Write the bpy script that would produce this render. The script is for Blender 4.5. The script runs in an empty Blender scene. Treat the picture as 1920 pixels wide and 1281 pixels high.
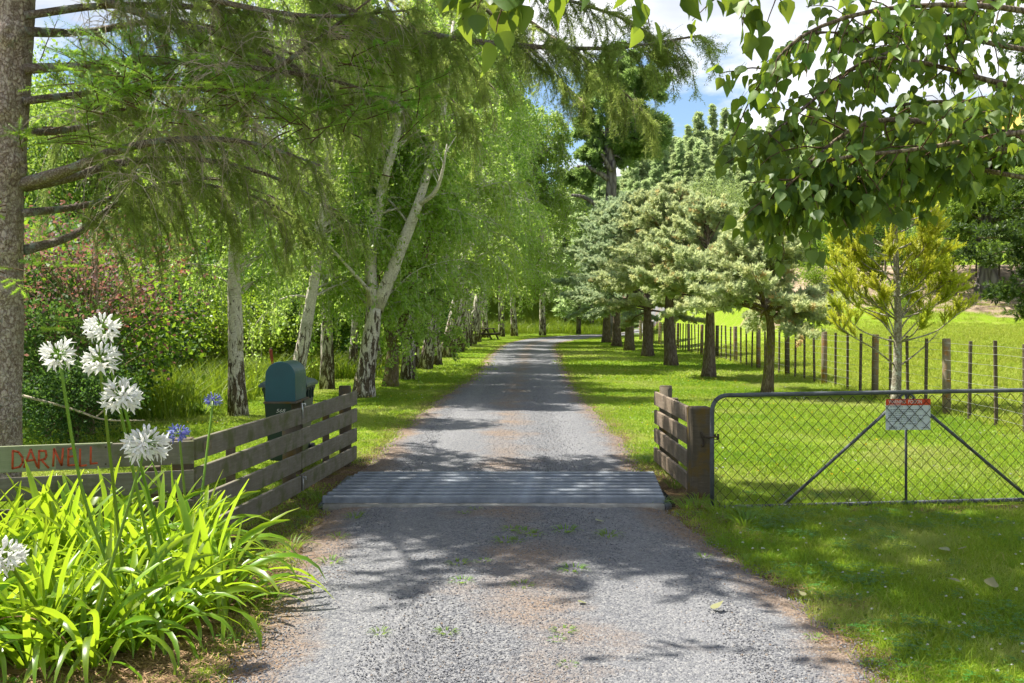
import bpy, bmesh, math, random
import numpy as np
from mathutils import Vector, Matrix, Euler, noise as mnoise

# ------------------------------------------------------------------ camera, sky, sun, exposure
scene = bpy.context.scene
C = scene.collection
F_PX, CAM_H, HORIZON = 1867.0, 1.64, 591.0        # focal length in photo pixels, eye height, horizon row
cam_data = bpy.data.cameras.new('camera')
cam_data.sensor_width = 36.0
cam_data.lens = 36.0 * F_PX / 1920.0
cam_data.shift_y = -(640.5 - HORIZON) / 1920.0
cam_data.clip_start = 0.05
cam_data.clip_end = 3000.0
cam = bpy.data.objects.new('camera', cam_data)
cam.location = (0, 0, CAM_H)
cam.rotation_euler = (math.radians(90), 0, 0)
C.objects.link(cam)
scene.camera = cam

SUN_EL, SUN_H = math.radians(60), Vector((-0.92, 0.39, 0)).normalized()   # towards the sun: ahead and left
to_sun = Vector((SUN_H.x * math.cos(SUN_EL), SUN_H.y * math.cos(SUN_EL), math.sin(SUN_EL)))
world = bpy.data.worlds.new('World')
scene.world = world
world.use_nodes = True
wn, wl = world.node_tree.nodes, world.node_tree.links
wn.clear()
sky = wn.new('ShaderNodeTexSky'); sky.sky_type = 'NISHITA'; sky.sun_disc = False
sky.sun_elevation = SUN_EL
sky.sun_rotation = math.atan2(to_sun.x, to_sun.y)
sky.air_density = 1.0; sky.dust_density = 0.3; sky.ozone_density = 3.5
bg_sky = wn.new('ShaderNodeBackground'); bg_sky.inputs[1].default_value = 0.05
wl.new(sky.outputs[0], bg_sky.inputs[0])
tc = wn.new('ShaderNodeTexCoord')
sep = wn.new('ShaderNodeSeparateXYZ'); wl.new(tc.outputs['Generated'], sep.inputs[0])
zadd = wn.new('ShaderNodeMath'); zadd.operation = 'ADD'; zadd.inputs[1].default_value = 0.22; wl.new(sep.outputs[2], zadd.inputs[0])
zmax = wn.new('ShaderNodeMath'); zmax.operation = 'MAXIMUM'; zmax.inputs[1].default_value = 0.05; wl.new(zadd.outputs[0], zmax.inputs[0])
dv = wn.new('ShaderNodeVectorMath'); dv.operation = 'DIVIDE'
cz = wn.new('ShaderNodeCombineXYZ')
for k in range(3): wl.new(zmax.outputs[0], cz.inputs[k])
wl.new(tc.outputs['Generated'], dv.inputs[0]); wl.new(cz.outputs[0], dv.inputs[1])
n1 = wn.new('ShaderNodeTexNoise'); n1.inputs['Scale'].default_value = 1.55; n1.inputs['Detail'].default_value = 8; n1.inputs['Roughness'].default_value = 0.56
CLOUD_OFF = wn.new('ShaderNodeVectorMath'); CLOUD_OFF.operation = 'ADD'; CLOUD_OFF.inputs[1].default_value = (3.1, 0.4, 0.0)
wl.new(dv.outputs[0], CLOUD_OFF.inputs[0]); wl.new(CLOUD_OFF.outputs[0], n1.inputs['Vector'])
cr = wn.new('ShaderNodeValToRGB'); cr.color_ramp.elements[0].position = 0.44; cr.color_ramp.elements[1].position = 0.53
wl.new(n1.outputs[0], cr.inputs[0])
n2 = wn.new('ShaderNodeTexNoise'); n2.inputs['Scale'].default_value = 2.6; n2.inputs['Detail'].default_value = 6
wl.new(CLOUD_OFF.outputs[0], n2.inputs['Vector'])
cc = wn.new('ShaderNodeValToRGB')
cc.color_ramp.elements[0].position = 0.32; cc.color_ramp.elements[0].color = (0.50, 0.54, 0.63, 1)
cc.color_ramp.elements[1].position = 0.62; cc.color_ramp.elements[1].color = (0.95, 0.96, 0.98, 1)
wl.new(n2.outputs[0], cc.inputs[0])
bg_cl = wn.new('ShaderNodeBackground'); bg_cl.inputs[1].default_value = 0.42
wl.new(cc.outputs[0], bg_cl.inputs[0])
wmix = wn.new('ShaderNodeMixShader'); wl.new(cr.outputs[0], wmix.inputs[0]); wl.new(bg_sky.outputs[0], wmix.inputs[1]); wl.new(bg_cl.outputs[0], wmix.inputs[2])
wout = wn.new('ShaderNodeOutputWorld'); wl.new(wmix.outputs[0], wout.inputs[0])

sun_data = bpy.data.lights.new('sun', 'SUN'); sun_data.energy = 3.4; sun_data.angle = math.radians(0.55); sun_data.color = (1.0, 0.945, 0.83)
sun = bpy.data.objects.new('sun', sun_data); C.objects.link(sun)
sun.rotation_euler = (-to_sun).to_track_quat('-Z', 'Y').to_euler()
vs = scene.view_settings
vs.view_transform = 'Standard'; vs.look = 'None'; vs.exposure = 1.87; vs.gamma = 1.0; vs.use_curve_mapping = False
scene.cycles.max_bounces = 5; scene.cycles.diffuse_bounces = 3; scene.cycles.glossy_bounces = 1
scene.cycles.transmission_bounces = 4; scene.cycles.transparent_max_bounces = 4
scene.cycles.sample_clamp_indirect = 4.0; scene.cycles.use_denoising = True; scene.cycles.use_adaptive_sampling = True; scene.cycles.adaptive_threshold = 0.02
scene.cycles.caustics_reflective = False; scene.cycles.caustics_refractive = False

# ------------------------------------------------------------------ helpers
rng = np.random.default_rng(11)
R = math.radians
def at(px, py, Y):                                  # photo pixel at a chosen distance -> point in the place
    return np.array([(px - 960) * Y / F_PX, Y, CAM_H - (py - HORIZON) * Y / F_PX])
def sm(a, b, x):
    t = np.clip((np.asarray(x, float) - a) / (b - a), 0, 1); return t * t * (3 - 2 * t)
def unit(v):
    v = np.asarray(v, float); n = np.linalg.norm(v, axis=-1, keepdims=True); return v / np.maximum(n, 1e-9)

def mesh_np(name, V, faces, rnd=None, smooth=False):
    me = bpy.data.meshes.new(name)
    V = np.ascontiguousarray(V, np.float32)
    faces = [np.ascontiguousarray(f, np.int32) for f in faces if len(f)]
    me.vertices.add(len(V)); me.vertices.foreach_set('co', V.ravel())
    lt = np.concatenate([np.full(len(f), f.shape[1], np.int32) for f in faces])
    li = np.concatenate([f.ravel() for f in faces])
    me.loops.add(len(li)); me.loops.foreach_set('vertex_index', li)
    me.polygons.add(len(lt))
    me.polygons.foreach_set('loop_start', np.concatenate([[0], np.cumsum(lt)[:-1]]).astype(np.int32))
    if smooth: me.polygons.foreach_set('use_smooth', np.ones(len(lt), bool))
    if rnd is not None:
        a = me.attributes.new('rnd', 'FLOAT', 'POINT'); a.data.foreach_set('value', np.ascontiguousarray(rnd, np.float32))
    me.update(calc_edges=True)
    return me

class G:                                            # collects geometry of ONE mesh
    def __init__(s): s.V = []; s.F = {3: [], 4: []}; s.n = 0; s.R = []
    def add(s, V, F, rnd=0.5):
        V = np.asarray(V, float).reshape(-1, 3)
        s.V.append(V); s.R.append(np.broadcast_to(np.asarray(rnd, float), (len(V),)))
        for f in (F if isinstance(F, list) else [F]):
            f = np.asarray(f, int)
            if len(f): s.F[f.shape[1]].append(f + s.n)
        s.n += len(V)
    def tube(s, P, rad, sides=6, rnd=0.5, cap=True, flare=None):
        P = np.asarray(P, float); n = len(P)
        rad = np.broadcast_to(np.asarray(rad, float), (n,))
        T = unit(np.gradient(P, axis=0))
        ref = np.array([1.0, 0, 0]) if abs(T[0][2]) > 0.8 else np.array([0, 0, 1.0])
        S = []; v = unit(np.cross(T[0], ref))
        for t in T:
            v = unit(v - t * np.dot(v, t)); S.append(v)
        S = np.array(S); U = np.cross(T, S)
        a = np.arange(sides) / sides * 2 * math.pi
        r = rad[:, None] if flare is None else rad[:, None] * flare(np.arange(n)[:, None] / (n - 1), a[None, :])
        V = P[:, None, :] + (np.cos(a)[None, :, None] * S[:, None, :] + np.sin(a)[None, :, None] * U[:, None, :]) * np.broadcast_to(r, (n, sides))[..., None]
        i = np.arange(n - 1)[:, None] * sides; j = np.arange(sides)[None, :]; k = (j + 1) % sides
        Fq = np.stack([i + j, i + k, i + sides + k, i + sides + j], -1).reshape(-1, 4)
        V = V.reshape(-1, 3); Fs = [Fq]
        if cap:
            V = np.concatenate([V, P[:1], P[-1:]]); c0, c1 = n * sides, n * sides + 1; jj = np.arange(sides); kk = (jj + 1) % sides
            Fs.append(np.stack([kk, jj, np.full(sides, c0)], -1)); Fs.append(np.stack([(n - 1) * sides + jj, (n - 1) * sides + kk, np.full(sides, c1)], -1))
        s.add(V, Fs, rnd)
    def scatter(s, TV, TF, P, D, N, S, rnd=None):   # copies of a template: X along D, Z near N
        P = np.asarray(P, float); n = len(P)
        if n == 0: return
        X = unit(D); N = np.asarray(N, float); Z = unit(N - X * np.sum(N * X, -1, keepdims=True)); Y = np.cross(Z, X)
        S = np.broadcast_to(np.asarray(S, float), (n,))
        TV = np.asarray(TV, float); m = len(TV)
        V = P[:, None, :] + S[:, None, None] * (TV[None, :, 0:1] * X[:, None, :] + TV[None, :, 1:2] * Y[:, None, :] + TV[None, :, 2:3] * Z[:, None, :])
        off = (np.arange(n) * m)[:, None, None]
        Fs = [(np.asarray(f)[None] + off).reshape(-1, np.asarray(f).shape[1]) for f in TF]
        r = rng.random(n) if rnd is None else np.broadcast_to(rnd, (n,))
        s.add(V.reshape(-1, 3), Fs, np.repeat(r, m))
    def box(s, lo, hi, rnd=0.5):
        (a, b, c), (d, e, f) = lo, hi
        V = [(a, b, c), (d, b, c), (d, e, c), (a, e, c), (a, b, f), (d, b, f), (d, e, f), (a, e, f)]
        s.add(V, np.array([(0, 3, 2, 1), (4, 5, 6, 7), (0, 1, 5, 4), (1, 2, 6, 5), (2, 3, 7, 6), (3, 0, 4, 7)]), rnd)
    def mesh(s, name, smooth=False):
        return mesh_np(name, np.concatenate(s.V), [np.concatenate(f) for f in s.F.values() if f], np.concatenate(s.R), smooth)

def link(o, parent=None):
    C.objects.link(o)
    if parent is not None: o.parent = parent
    return o
def obj(name, me, mat=None, parent=None, loc=(0, 0, 0), rot=(0, 0, 0), scl=None, smooth=False):
    if isinstance(me, G): me = me.mesh(name, smooth)
    if mat is not None and len(me.materials) == 0: me.materials.append(mat)
    o = bpy.data.objects.new(name, me); o.location = loc; o.rotation_euler = rot
    if scl is not None: o.scale = scl if hasattr(scl, '__len__') else (scl,) * 3
    return link(o, parent)
def tag(o, label=None, cat=None, group=None, kind=None):
    for k, v in (('label', label), ('category', cat), ('group', group), ('kind', kind)):
        if v: o[k] = v
    return o
def thing(name, label, cat, loc=(0, 0, 0), rz=0.0, group=None, scl=None):
    o = bpy.data.objects.new(name, None); o.location = loc; o.rotation_euler = (0, 0, rz); o.empty_display_size = 0.1
    if scl is not None: o.scale = scl if hasattr(scl, '__len__') else (scl,) * 3
    link(o); return tag(o, label, cat, group)
def copy_tree(o, loc, rz=0, scl=1.0, label=None, parent=None, rot=None):
    c = o.copy(); C.objects.link(c); c.location = loc; c.rotation_euler = rot or (0, 0, rz)
    c.scale = scl if hasattr(scl, '__len__') else (scl,) * 3
    if label: c['label'] = label
    for ch in o.children:
        k = ch.copy(); C.objects.link(k); k.parent = c
        for g in ch.children:
            q = g.copy(); C.objects.link(q); q.parent = k
    return c
def chamfer(name, dx, dy, dz, b=0.004):             # a sawn board with broken edges, centred
    bm = bmesh.new(); bmesh.ops.create_cube(bm, size=1.0)
    bmesh.ops.scale(bm, vec=(dx, dy, dz), verts=bm.verts)
    bmesh.ops.bevel(bm, geom=bm.edges[:], offset=b, segments=1, affect='EDGES')
    me = bpy.data.meshes.new(name); bm.to_mesh(me); bm.free(); return me
def walk(p, d, L, n, grav=0.0, wob=0.1, up=0.0):    # a wandering twig or limb
    p = np.array(p, float); d = unit(d); P = [p.copy()]; st = L / (n - 1)
    for i in range(n - 1):
        d = unit(d + rng.normal(0, wob, 3) + np.array([0, 0, -grav + up * i / n]) * st)
        p = p + d * st; P.append(p.copy())
    return np.array(P)
def along(P, t):                                    # points and tangents at fractions t of a polyline
    P = np.asarray(P); f = np.asarray(t) * (len(P) - 1); i = np.minimum(f.astype(int), len(P) - 2); w = (f - i)[:, None]
    return P[i] * (1 - w) + P[i + 1] * w, unit(P[i + 1] - P[i])
def smooth_path(K, n):                              # Catmull-Rom through control points
    K = np.asarray(K, float); K = np.concatenate([[2 * K[0] - K[1]], K, [2 * K[-1] - K[-2]]]); m = len(K) - 3; out = []
    for t in np.linspace(0, m - 1e-6, n):
        i = int(t); u = t - i; a, b, c, d = K[i:i + 4]
        out.append(0.5 * (2 * b + (c - a) * u + (2 * a - 5 * b + 4 * c - d) * u * u + (3 * b - a - 3 * c + d) * u ** 3))
    return np.array(out)
def rdir(n): return unit(rng.normal(0, 1, (n, 3)))

# ------------------------------------------------------------------ materials
class NT:
    def __init__(s, name):
        s.m = bpy.data.materials.new(name); s.m.use_nodes = True; s.t = s.m.node_tree; s.t.nodes.clear()
        s.out = s.n('ShaderNodeOutputMaterial')
    def n(s, typ, **kw):
        o = s.t.nodes.new(typ)
        for k, v in kw.items(): setattr(o, k, v)
        return o
    def l(s, a, b): s.t.links.new(a, b)
    def coord(s, which='Object', scale=(1, 1, 1)):
        t = s.n('ShaderNodeTexCoord'); mp = s.n('ShaderNodeMapping'); mp.inputs['Scale'].default_value = scale
        s.l(t.outputs[which], mp.inputs[0]); return mp.outputs[0]
    def noise(s, vec, scale, detail=4, rough=0.55, dist=0.0):
        o = s.n('ShaderNodeTexNoise'); o.inputs['Scale'].default_value = scale; o.inputs['Detail'].default_value = detail
        o.inputs['Roughness'].default_value = rough; o.inputs['Distortion'].default_value = dist
        if vec is not None: s.l(vec, o.inputs['Vector'])
        return o.outputs[0]
    def voro(s, vec, scale, feature='F1', out='Distance'):
        o = s.n('ShaderNodeTexVoronoi'); o.feature = feature; o.inputs['Scale'].default_value = scale
        s.l(vec, o.inputs['Vector']); return o.outputs[out]
    def ramp(s, fac, stops):
        o = s.n('ShaderNodeValToRGB'); e = o.color_ramp.elements
        while len(e) < len(stops): e.new(0.5)
        for k, (p, c) in zip(e, stops): k.position = p; k.color = (*c, 1) if len(c) == 3 else c
        s.l(fac, o.inputs[0]); return o.outputs[0]
    def math(s, op, a, b=None, clamp=False):
        o = s.n('ShaderNodeMath', operation=op); o.use_clamp = clamp
        for i, v in enumerate((a, b)):
            if v is None: continue
            if isinstance(v, (int, float)): o.inputs[i].default_value = v
            else: s.l(v, o.inputs[i])
        return o.outputs[0]
    def mix(s, fac, a, b, blend='MIX'):
        o = s.n('ShaderNodeMix', data_type='RGBA', blend_type=blend)
        for sock, v in ((o.inputs['Factor'], fac), (o.inputs['A'], a), (o.inputs['B'], b)):
            pass
        ins = [i for i in o.inputs if i.type in ('RGBA',)]
        f = o.inputs[0]
        for sock, v in ((f, fac), (ins[0], a), (ins[1], b)):
            if isinstance(v, (int, float)): sock.default_value = v
            elif isinstance(v, tuple): sock.default_value = (*v, 1) if len(v) == 3 else v
            else: s.l(v, sock)
        return [q for q in o.outputs if q.type == 'RGBA'][0]
    def attr(s, name):
        o = s.n('ShaderNodeAttribute'); o.attribute_name = name; return o.outputs['Fac']
    def bump(s, h, strength=0.5, dist=0.01, normal=None):
        o = s.n('ShaderNodeBump'); o.inputs['Strength'].default_value = strength; o.inputs['Distance'].default_value = dist
        s.l(h, o.inputs['Height'])
        if normal is not None: s.l(normal, o.inputs['Normal'])
        return o.outputs[0]
    def bsdf(s, col, rough=0.8, spec=0.3, metal=0.0, bump=None):
        o = s.n('ShaderNodeBsdfPrincipled')
        for key, v in (('Base Color', col), ('Roughness', rough), ('Specular IOR Level', spec), ('Metallic', metal)):
            if isinstance(v, (int, float)): o.inputs[key].default_value = v
            elif isinstance(v, tuple): o.inputs[key].default_value = (*v, 1)
            else: s.l(v, o.inputs[key])
        if bump is not None: s.l(bump, o.inputs['Normal'])
        return o.outputs[0]
    def done(s, sh): s.l(sh, s.out.inputs[0]); return s.m

def leaf_mat(name, dark, mid, light, trans, tw=0.4, rough=0.5, spec=0.35, objvar=0.25, odd=None, inst=None):
    m = NT(name)
    r = m.attr('rnd')
    col = m.ramp(r, [(0.0, dark), (0.5, mid), (0.95, light)] + ([(1.0, odd)] if odd else []))
    if inst:
        ti = m.n('ShaderNodeAttribute'); ti.attribute_type = 'INSTANCER'; ti.attribute_name = 'tint'
        col = m.mix(m.ramp(ti.outputs['Fac'], [(0.55, (0, 0, 0)), (1.0, (0.85, 0.85, 0.85))]), col, inst[0])
        col = m.mix(m.ramp(ti.outputs['Fac'], [(0.0, (0.75, 0.75, 0.75)), (0.42, (0, 0, 0))]), col, inst[1])
    oi = m.n('ShaderNodeObjectInfo')
    hs = m.n('ShaderNodeHueSaturation')
    m.l(m.math('ADD', m.math('MULTIPLY', oi.outputs['Random'], 0.03), 0.485), hs.inputs['Hue'])
    m.l(m.math('ADD', m.math('MULTIPLY', oi.outputs['Random'], objvar), 1 - objvar / 2), hs.inputs['Value'])
    m.l(col, hs.inputs['Color'])
    b = m.bsdf(hs.outputs[0], rough, spec)
    t = m.n('ShaderNodeBsdfTranslucent')
    m.l(m.mix(0.55, hs.outputs[0], trans), t.inputs[0])
    mx = m.n('ShaderNodeMixShader'); mx.inputs[0].default_value = tw
    m.l(b, mx.inputs[1]); m.l(t.outputs[0], mx.inputs[2])
    return m.done(mx.outputs[0])

def wood_mat(name, stops, scale=1.0, rough=0.85, bumpd=0.004, moss=None):
    m = NT(name)
    oi = m.n('ShaderNodeObjectInfo')
    tcn = m.n('ShaderNodeTexCoord'); va = m.n('ShaderNodeVectorMath', operation='ADD'); m.l(tcn.outputs['Object'], va.inputs[0])
    cx = m.n('ShaderNodeCombineXYZ')
    for k in range(3): m.l(m.math('MULTIPLY', oi.outputs['Random'], 37.0), cx.inputs[k])
    m.l(cx.outputs[0], va.inputs[1])
    mp = m.n('ShaderNodeMapping'); mp.inputs['Scale'].default_value = (2.2 * scale, 26 * scale, 26 * scale); m.l(va.outputs[0], mp.inputs[0])
    g = m.noise(mp.outputs[0], 3.0, 6, 0.65, 0.6)
    big = m.noise(va.outputs[0], 4.0, 3)
    mp2 = m.n('ShaderNodeMapping'); mp2.inputs['Scale'].default_value = (16, 3, 1.5); m.l(va.outputs[0], mp2.inputs[0])
    drip = m.noise(mp2.outputs[0], 1.6, 3)
    f = m.math('ADD', m.math('MULTIPLY', g, 0.5), m.math('MULTIPLY', m.math('ADD', m.math('MULTIPLY', big, 0.5), m.math('MULTIPLY', drip, 0.5)), 0.5))
    col = m.ramp(f, stops)
    col = m.mix(m.math('MULTIPLY', oi.outputs['Random'], 0.35), col, (0.16, 0.14, 0.11))
    if moss: col = m.mix(m.ramp(m.noise(va.outputs[0], 7.0, 5), [(0.5, (0, 0, 0)), (0.68, (1, 1, 1))]), col, moss)
    return m.done(m.bsdf(col, rough, 0.25, 0, m.bump(g, 0.6, bumpd)))

def plain(name, col, rough=0.5, spec=0.4, metal=0.0, var=0.12, scale=9.0, bump=0.0):
    m = NT(name); v = m.coord('Object')
    nz = m.noise(v, scale, 6, 0.65)
    c = m.mix(m.ramp(nz, [(0.3, (0, 0, 0)), (0.7, (1, 1, 1))]), tuple(x * (1 - var) for x in col), tuple(min(1, x * (1 + var)) for x in col))
    return m.done(m.bsdf(c, rough, spec, metal, m.bump(m.noise(v, scale * 6, 3), 0.3, bump) if bump else None))

M = {}
M['board'] = wood_mat('weathered_board', [(0.2, (0.065, 0.058, 0.042)), (0.5, (0.155, 0.14, 0.105)), (0.8, (0.30, 0.28, 0.23))], 1.0, moss=(0.10, 0.105, 0.045))
M['board_brown'] = wood_mat('weathered_brown_board', [(0.2, (0.075, 0.055, 0.036)), (0.5, (0.19, 0.145, 0.105)), (0.8, (0.36, 0.30, 0.245))], 1.0)
M['post'] = wood_mat('round_post_wood', [(0.2, (0.03, 0.024, 0.016)), (0.5, (0.085, 0.068, 0.045)), (0.8, (0.17, 0.14, 0.1))], 1.0, moss=(0.13, 0.085, 0.02))
M['post_pale'] = wood_mat('pale_post_wood', [(0.2, (0.10, 0.075, 0.05)), (0.5, (0.22, 0.175, 0.12)), (0.8, (0.36, 0.31, 0.24))], 1.0, moss=(0.25, 0.12, 0.03))
M['batten'] = wood_mat('batten_wood', [(0.2, (0.035, 0.025, 0.016)), (0.5, (0.085, 0.062, 0.042)), (0.8, (0.16, 0.125, 0.09))], 1.0)
M['sign_wood'] = wood_mat('green_painted_wood', [(0.2, (0.13, 0.14, 0.075)), (0.5, (0.22, 0.25, 0.14)), (0.8, (0.34, 0.35, 0.24))], 1.0, bumpd=0.002)
M['red_paint'] = plain('red_paint', (0.42, 0.075, 0.03), 0.7, 0.2, var=0.25, scale=40)
M['galv'] = plain('galvanised_pipe', (0.085, 0.095, 0.105), 0.6, 0.4, 0.1, 0.35, 14)
M['rail'] = plain('worn_steel_rail', (0.22, 0.245, 0.285), 0.5, 0.4, 0.15, 0.35, 6, 0.002)
M['wire'] = plain('rusty_wire', (0.055, 0.042, 0.028), 0.7, 0.3, 0.2, 0.3, 8)
M['bright_wire'] = plain('galvanised_wire', (0.45, 0.46, 0.45), 0.4, 0.5, 0.5, 0.15, 8)
M['concrete'] = plain('old_concrete', (0.30, 0.29, 0.265), 0.95, 0.1, 0, 0.3, 12, 0.004)
M['pit'] = plain('pit_shade_black', (0.02, 0.02, 0.02), 0.95, 0.1, 0, 0.3, 6)  # near-black colour standing for the shade down in the pit
M['mailbox'] = plain('blue_green_mailbox_paint', (0.003, 0.066, 0.085), 0.38, 0.5, 0, 0.12, 5)
m = NT('scuffed_mailbox_side'); v_ = m.coord('Object')
M['mailbox_side'] = m.done(m.bsdf(m.mix(m.ramp(m.noise(v_, 11, 7, 0.7, 0.5), [(0.56, (0, 0, 0)), (0.66, (1, 1, 1))]), (0.018, 0.085, 0.085), (0.12, 0.15, 0.13)), 0.42, 0.5))
M['bin'] = plain('dark_green_bin_plastic', (0.022, 0.045, 0.032), 0.45, 0.45, 0, 0.15, 10)
M['bin_lid'] = plain('grey_green_bin_lid', (0.05, 0.085, 0.075), 0.42, 0.5, 0, 0.15, 10)
M['black'] = plain('black_rubber', (0.012, 0.012, 0.012), 0.6, 0.3)
M['white_paint'] = plain('white_paint', (0.72, 0.72, 0.70), 0.6, 0.3, 0, 0.06, 20)
M['sign_white'] = plain('sign_panel_white', (0.56, 0.62, 0.64), 0.45, 0.45, 0, 0.05, 6)
M['sign_red'] = plain('sign_red_band', (0.60, 0.06, 0.018), 0.45, 0.45, 0, 0.08, 8)
M['sign_text'] = plain('sign_grey_print', (0.20, 0.24, 0.26), 0.6, 0.3)
M['plaque'] = plain('tarnished_plaque', (0.20, 0.17, 0.11), 0.5, 0.5, 0.3, 0.3, 30)
M['stake_red'] = plain('faded_red_stake', (0.30, 0.06, 0.05), 0.7, 0.3, 0, 0.2)
M['table'] = wood_mat('dark_table_wood', [(0.2, (0.02, 0.014, 0.01)), (0.5, (0.05, 0.036, 0.026)), (0.8, (0.10, 0.08, 0.06))])

def bark(name, stops, zs=0.35, scale=14, bumpd=0.03, lichen=None, plates=True):
    m = NT(name); v = m.coord('Object', (1, 1, zs))
    d = m.n('ShaderNodeVectorMath', operation='ADD')
    no = m.n('ShaderNodeTexNoise'); no.inputs['Scale'].default_value = scale * 0.6; no.inputs['Detail'].default_value = 3; m.l(v, no.inputs['Vector'])
    sc = m.n('ShaderNodeVectorMath', operation='SCALE'); sc.inputs['Scale'].default_value = 0.12; m.l(no.outputs['Color'], sc.inputs[0])
    m.l(v, d.inputs[0]); m.l(sc.outputs[0], d.inputs[1])
    vo = m.voro(d.outputs[0], scale, 'DISTANCE_TO_EDGE' if plates else 'F1')
    nz = m.noise(v, scale * 2.0, 6, 0.65)
    h = m.math('ADD', m.math('MULTIPLY', m.math('MINIMUM', vo, 0.25), 2.0), m.math('MULTIPLY', nz, 0.8))
    col = m.ramp(h, stops)
    if lichen: col = m.mix(m.ramp(m.noise(m.coord('Object'), 5.5, 6, 0.7), [(0.52, (0, 0, 0)), (0.62, (1, 1, 1))]), col, lichen)
    return m.done(m.bsdf(col, 0.92, 0.15, 0, m.bump(h, 0.9, bumpd)))
m = NT('spruce_bark'); v = m.coord('Object', (1, 1, 0.8)); v1 = m.coord('Object', (1, 1, 0.35))
wq = m.n('ShaderNodeTexNoise'); wq.inputs['Scale'].default_value = 7; wq.inputs['Detail'].default_value = 6; wq.inputs['Roughness'].default_value = 0.7; m.l(v, wq.inputs['Vector'])
ws_ = m.n('ShaderNodeVectorMath', operation='SCALE'); ws_.inputs['Scale'].default_value = 0.22; m.l(wq.outputs['Color'], ws_.inputs[0])
wa_ = m.n('ShaderNodeVectorMath', operation='ADD'); m.l(v, wa_.inputs[0]); m.l(ws_.outputs[0], wa_.inputs[1])
pl_ = m.math('MINIMUM', m.voro(wa_.outputs[0], 24, 'DISTANCE_TO_EDGE'), 0.12); fl_ = m.noise(v1, 34, 7, 0.7, 1.2); bg_ = m.noise(m.coord('Object'), 3.2, 5, 0.6)
hq = m.math('ADD', m.math('MULTIPLY', pl_, 2.2), m.math('ADD', m.math('MULTIPLY', fl_, 0.75), m.math('MULTIPLY', bg_, 0.35)))
cq = m.ramp(hq, [(0.40, (0.075, 0.045, 0.034)), (0.53, (0.27, 0.185, 0.145)), (0.68, (0.45, 0.345, 0.295)), (0.9, (0.62, 0.53, 0.48))])
cq = m.mix(m.ramp(m.noise(m.coord('Object'), 9, 6, 0.75), [(0.58, (0, 0, 0)), (0.66, (0.75, 0.75, 0.75))]), cq, (0.27, 0.29, 0.24))
M['spruce_bark'] = m.done(m.bsdf(cq, 0.92, 0.15, 0, m.bump(hq, 1.0, 0.035)))
M['limb_bark'] = bark('spruce_limb_bark', [(0.2, (0.05, 0.036, 0.028)), (0.5, (0.15, 0.115, 0.09)), (0.95, (0.28, 0.24, 0.20))], 1, 26, 0.012, lichen=(0.26, 0.30, 0.26))
M['dead_twig'] = plain('dead_grey_twig', (0.40, 0.34, 0.27), 0.9, 0.1, 0, 0.35, 12)
M['twig'] = plain('brown_twig', (0.10, 0.065, 0.04), 0.9, 0.1, 0, 0.3, 12)
M['cedar_bark'] = bark('cedar_bark', [(0.2, (0.045, 0.03, 0.022)), (0.5, (0.14, 0.10, 0.075)), (0.95, (0.27, 0.22, 0.17))], 0.16, 22, 0.03)
M['mossy_bark'] = bark('mossy_bark', [(0.2, (0.05, 0.035, 0.022)), (0.5, (0.15, 0.11, 0.065)), (0.95, (0.27, 0.22, 0.14))], 0.2, 22, 0.02, lichen=(0.17, 0.17, 0.03))
M['arauc_bark'] = bark('lichened_bark', [(0.2, (0.07, 0.055, 0.04)), (0.5, (0.20, 0.17, 0.13)), (0.95, (0.38, 0.34, 0.28))], 0.6, 26, 0.015, lichen=(0.46, 0.47, 0.40))
M['pine_bark'] = bark('pine_bark', [(0.2, (0.05, 0.042, 0.042)), (0.5, (0.12, 0.105, 0.10)), (0.95, (0.23, 0.21, 0.20))], 0.25, 3.5, 0.1)
m = NT('birch_bark'); v_ = m.coord('Object', (1, 1, 0.28)); v2 = m.coord('Object', (1, 1, 5.0)); v3 = m.coord('Object')
sepz = m.n('ShaderNodeSeparateXYZ'); m.l(v3, sepz.inputs[0])
low = m.math('SUBTRACT', 0.60, m.math('MULTIPLY', sepz.outputs[2], 0.075))
fis = m.noise(v_, 15, 6, 0.62, 0.8)
fm = m.math('MULTIPLY', m.math('SUBTRACT', low, fis), 14.0, True)
fine = m.noise(v3, 30, 5)
wh = m.ramp(fine, [(0.3, (0.42, 0.37, 0.30)), (0.7, (0.70, 0.66, 0.58))])
lent = m.ramp(m.noise(v2, 7, 3), [(0.62, (0, 0, 0)), (0.68, (1, 1, 1))])
c0 = m.mix(m.math('MULTIPLY', lent, 0.7), wh, (0.10, 0.075, 0.055))
c0 = m.mix(fm, c0, m.ramp(fine, [(0.35, (0.045, 0.032, 0.022)), (0.7, (0.15, 0.115, 0.08))]))
c0 = m.mix(m.ramp(m.noise(v3, 3.0, 4), [(0.56, (0, 0, 0)), (0.72, (0.6, 0.6, 0.6))]), c0, (0.17, 0.17, 0.09))
M['birch_bark'] = m.done(m.bsdf(c0, 0.85, 0.2, 0, m.bump(fis, 0.9, 0.035)))

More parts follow.
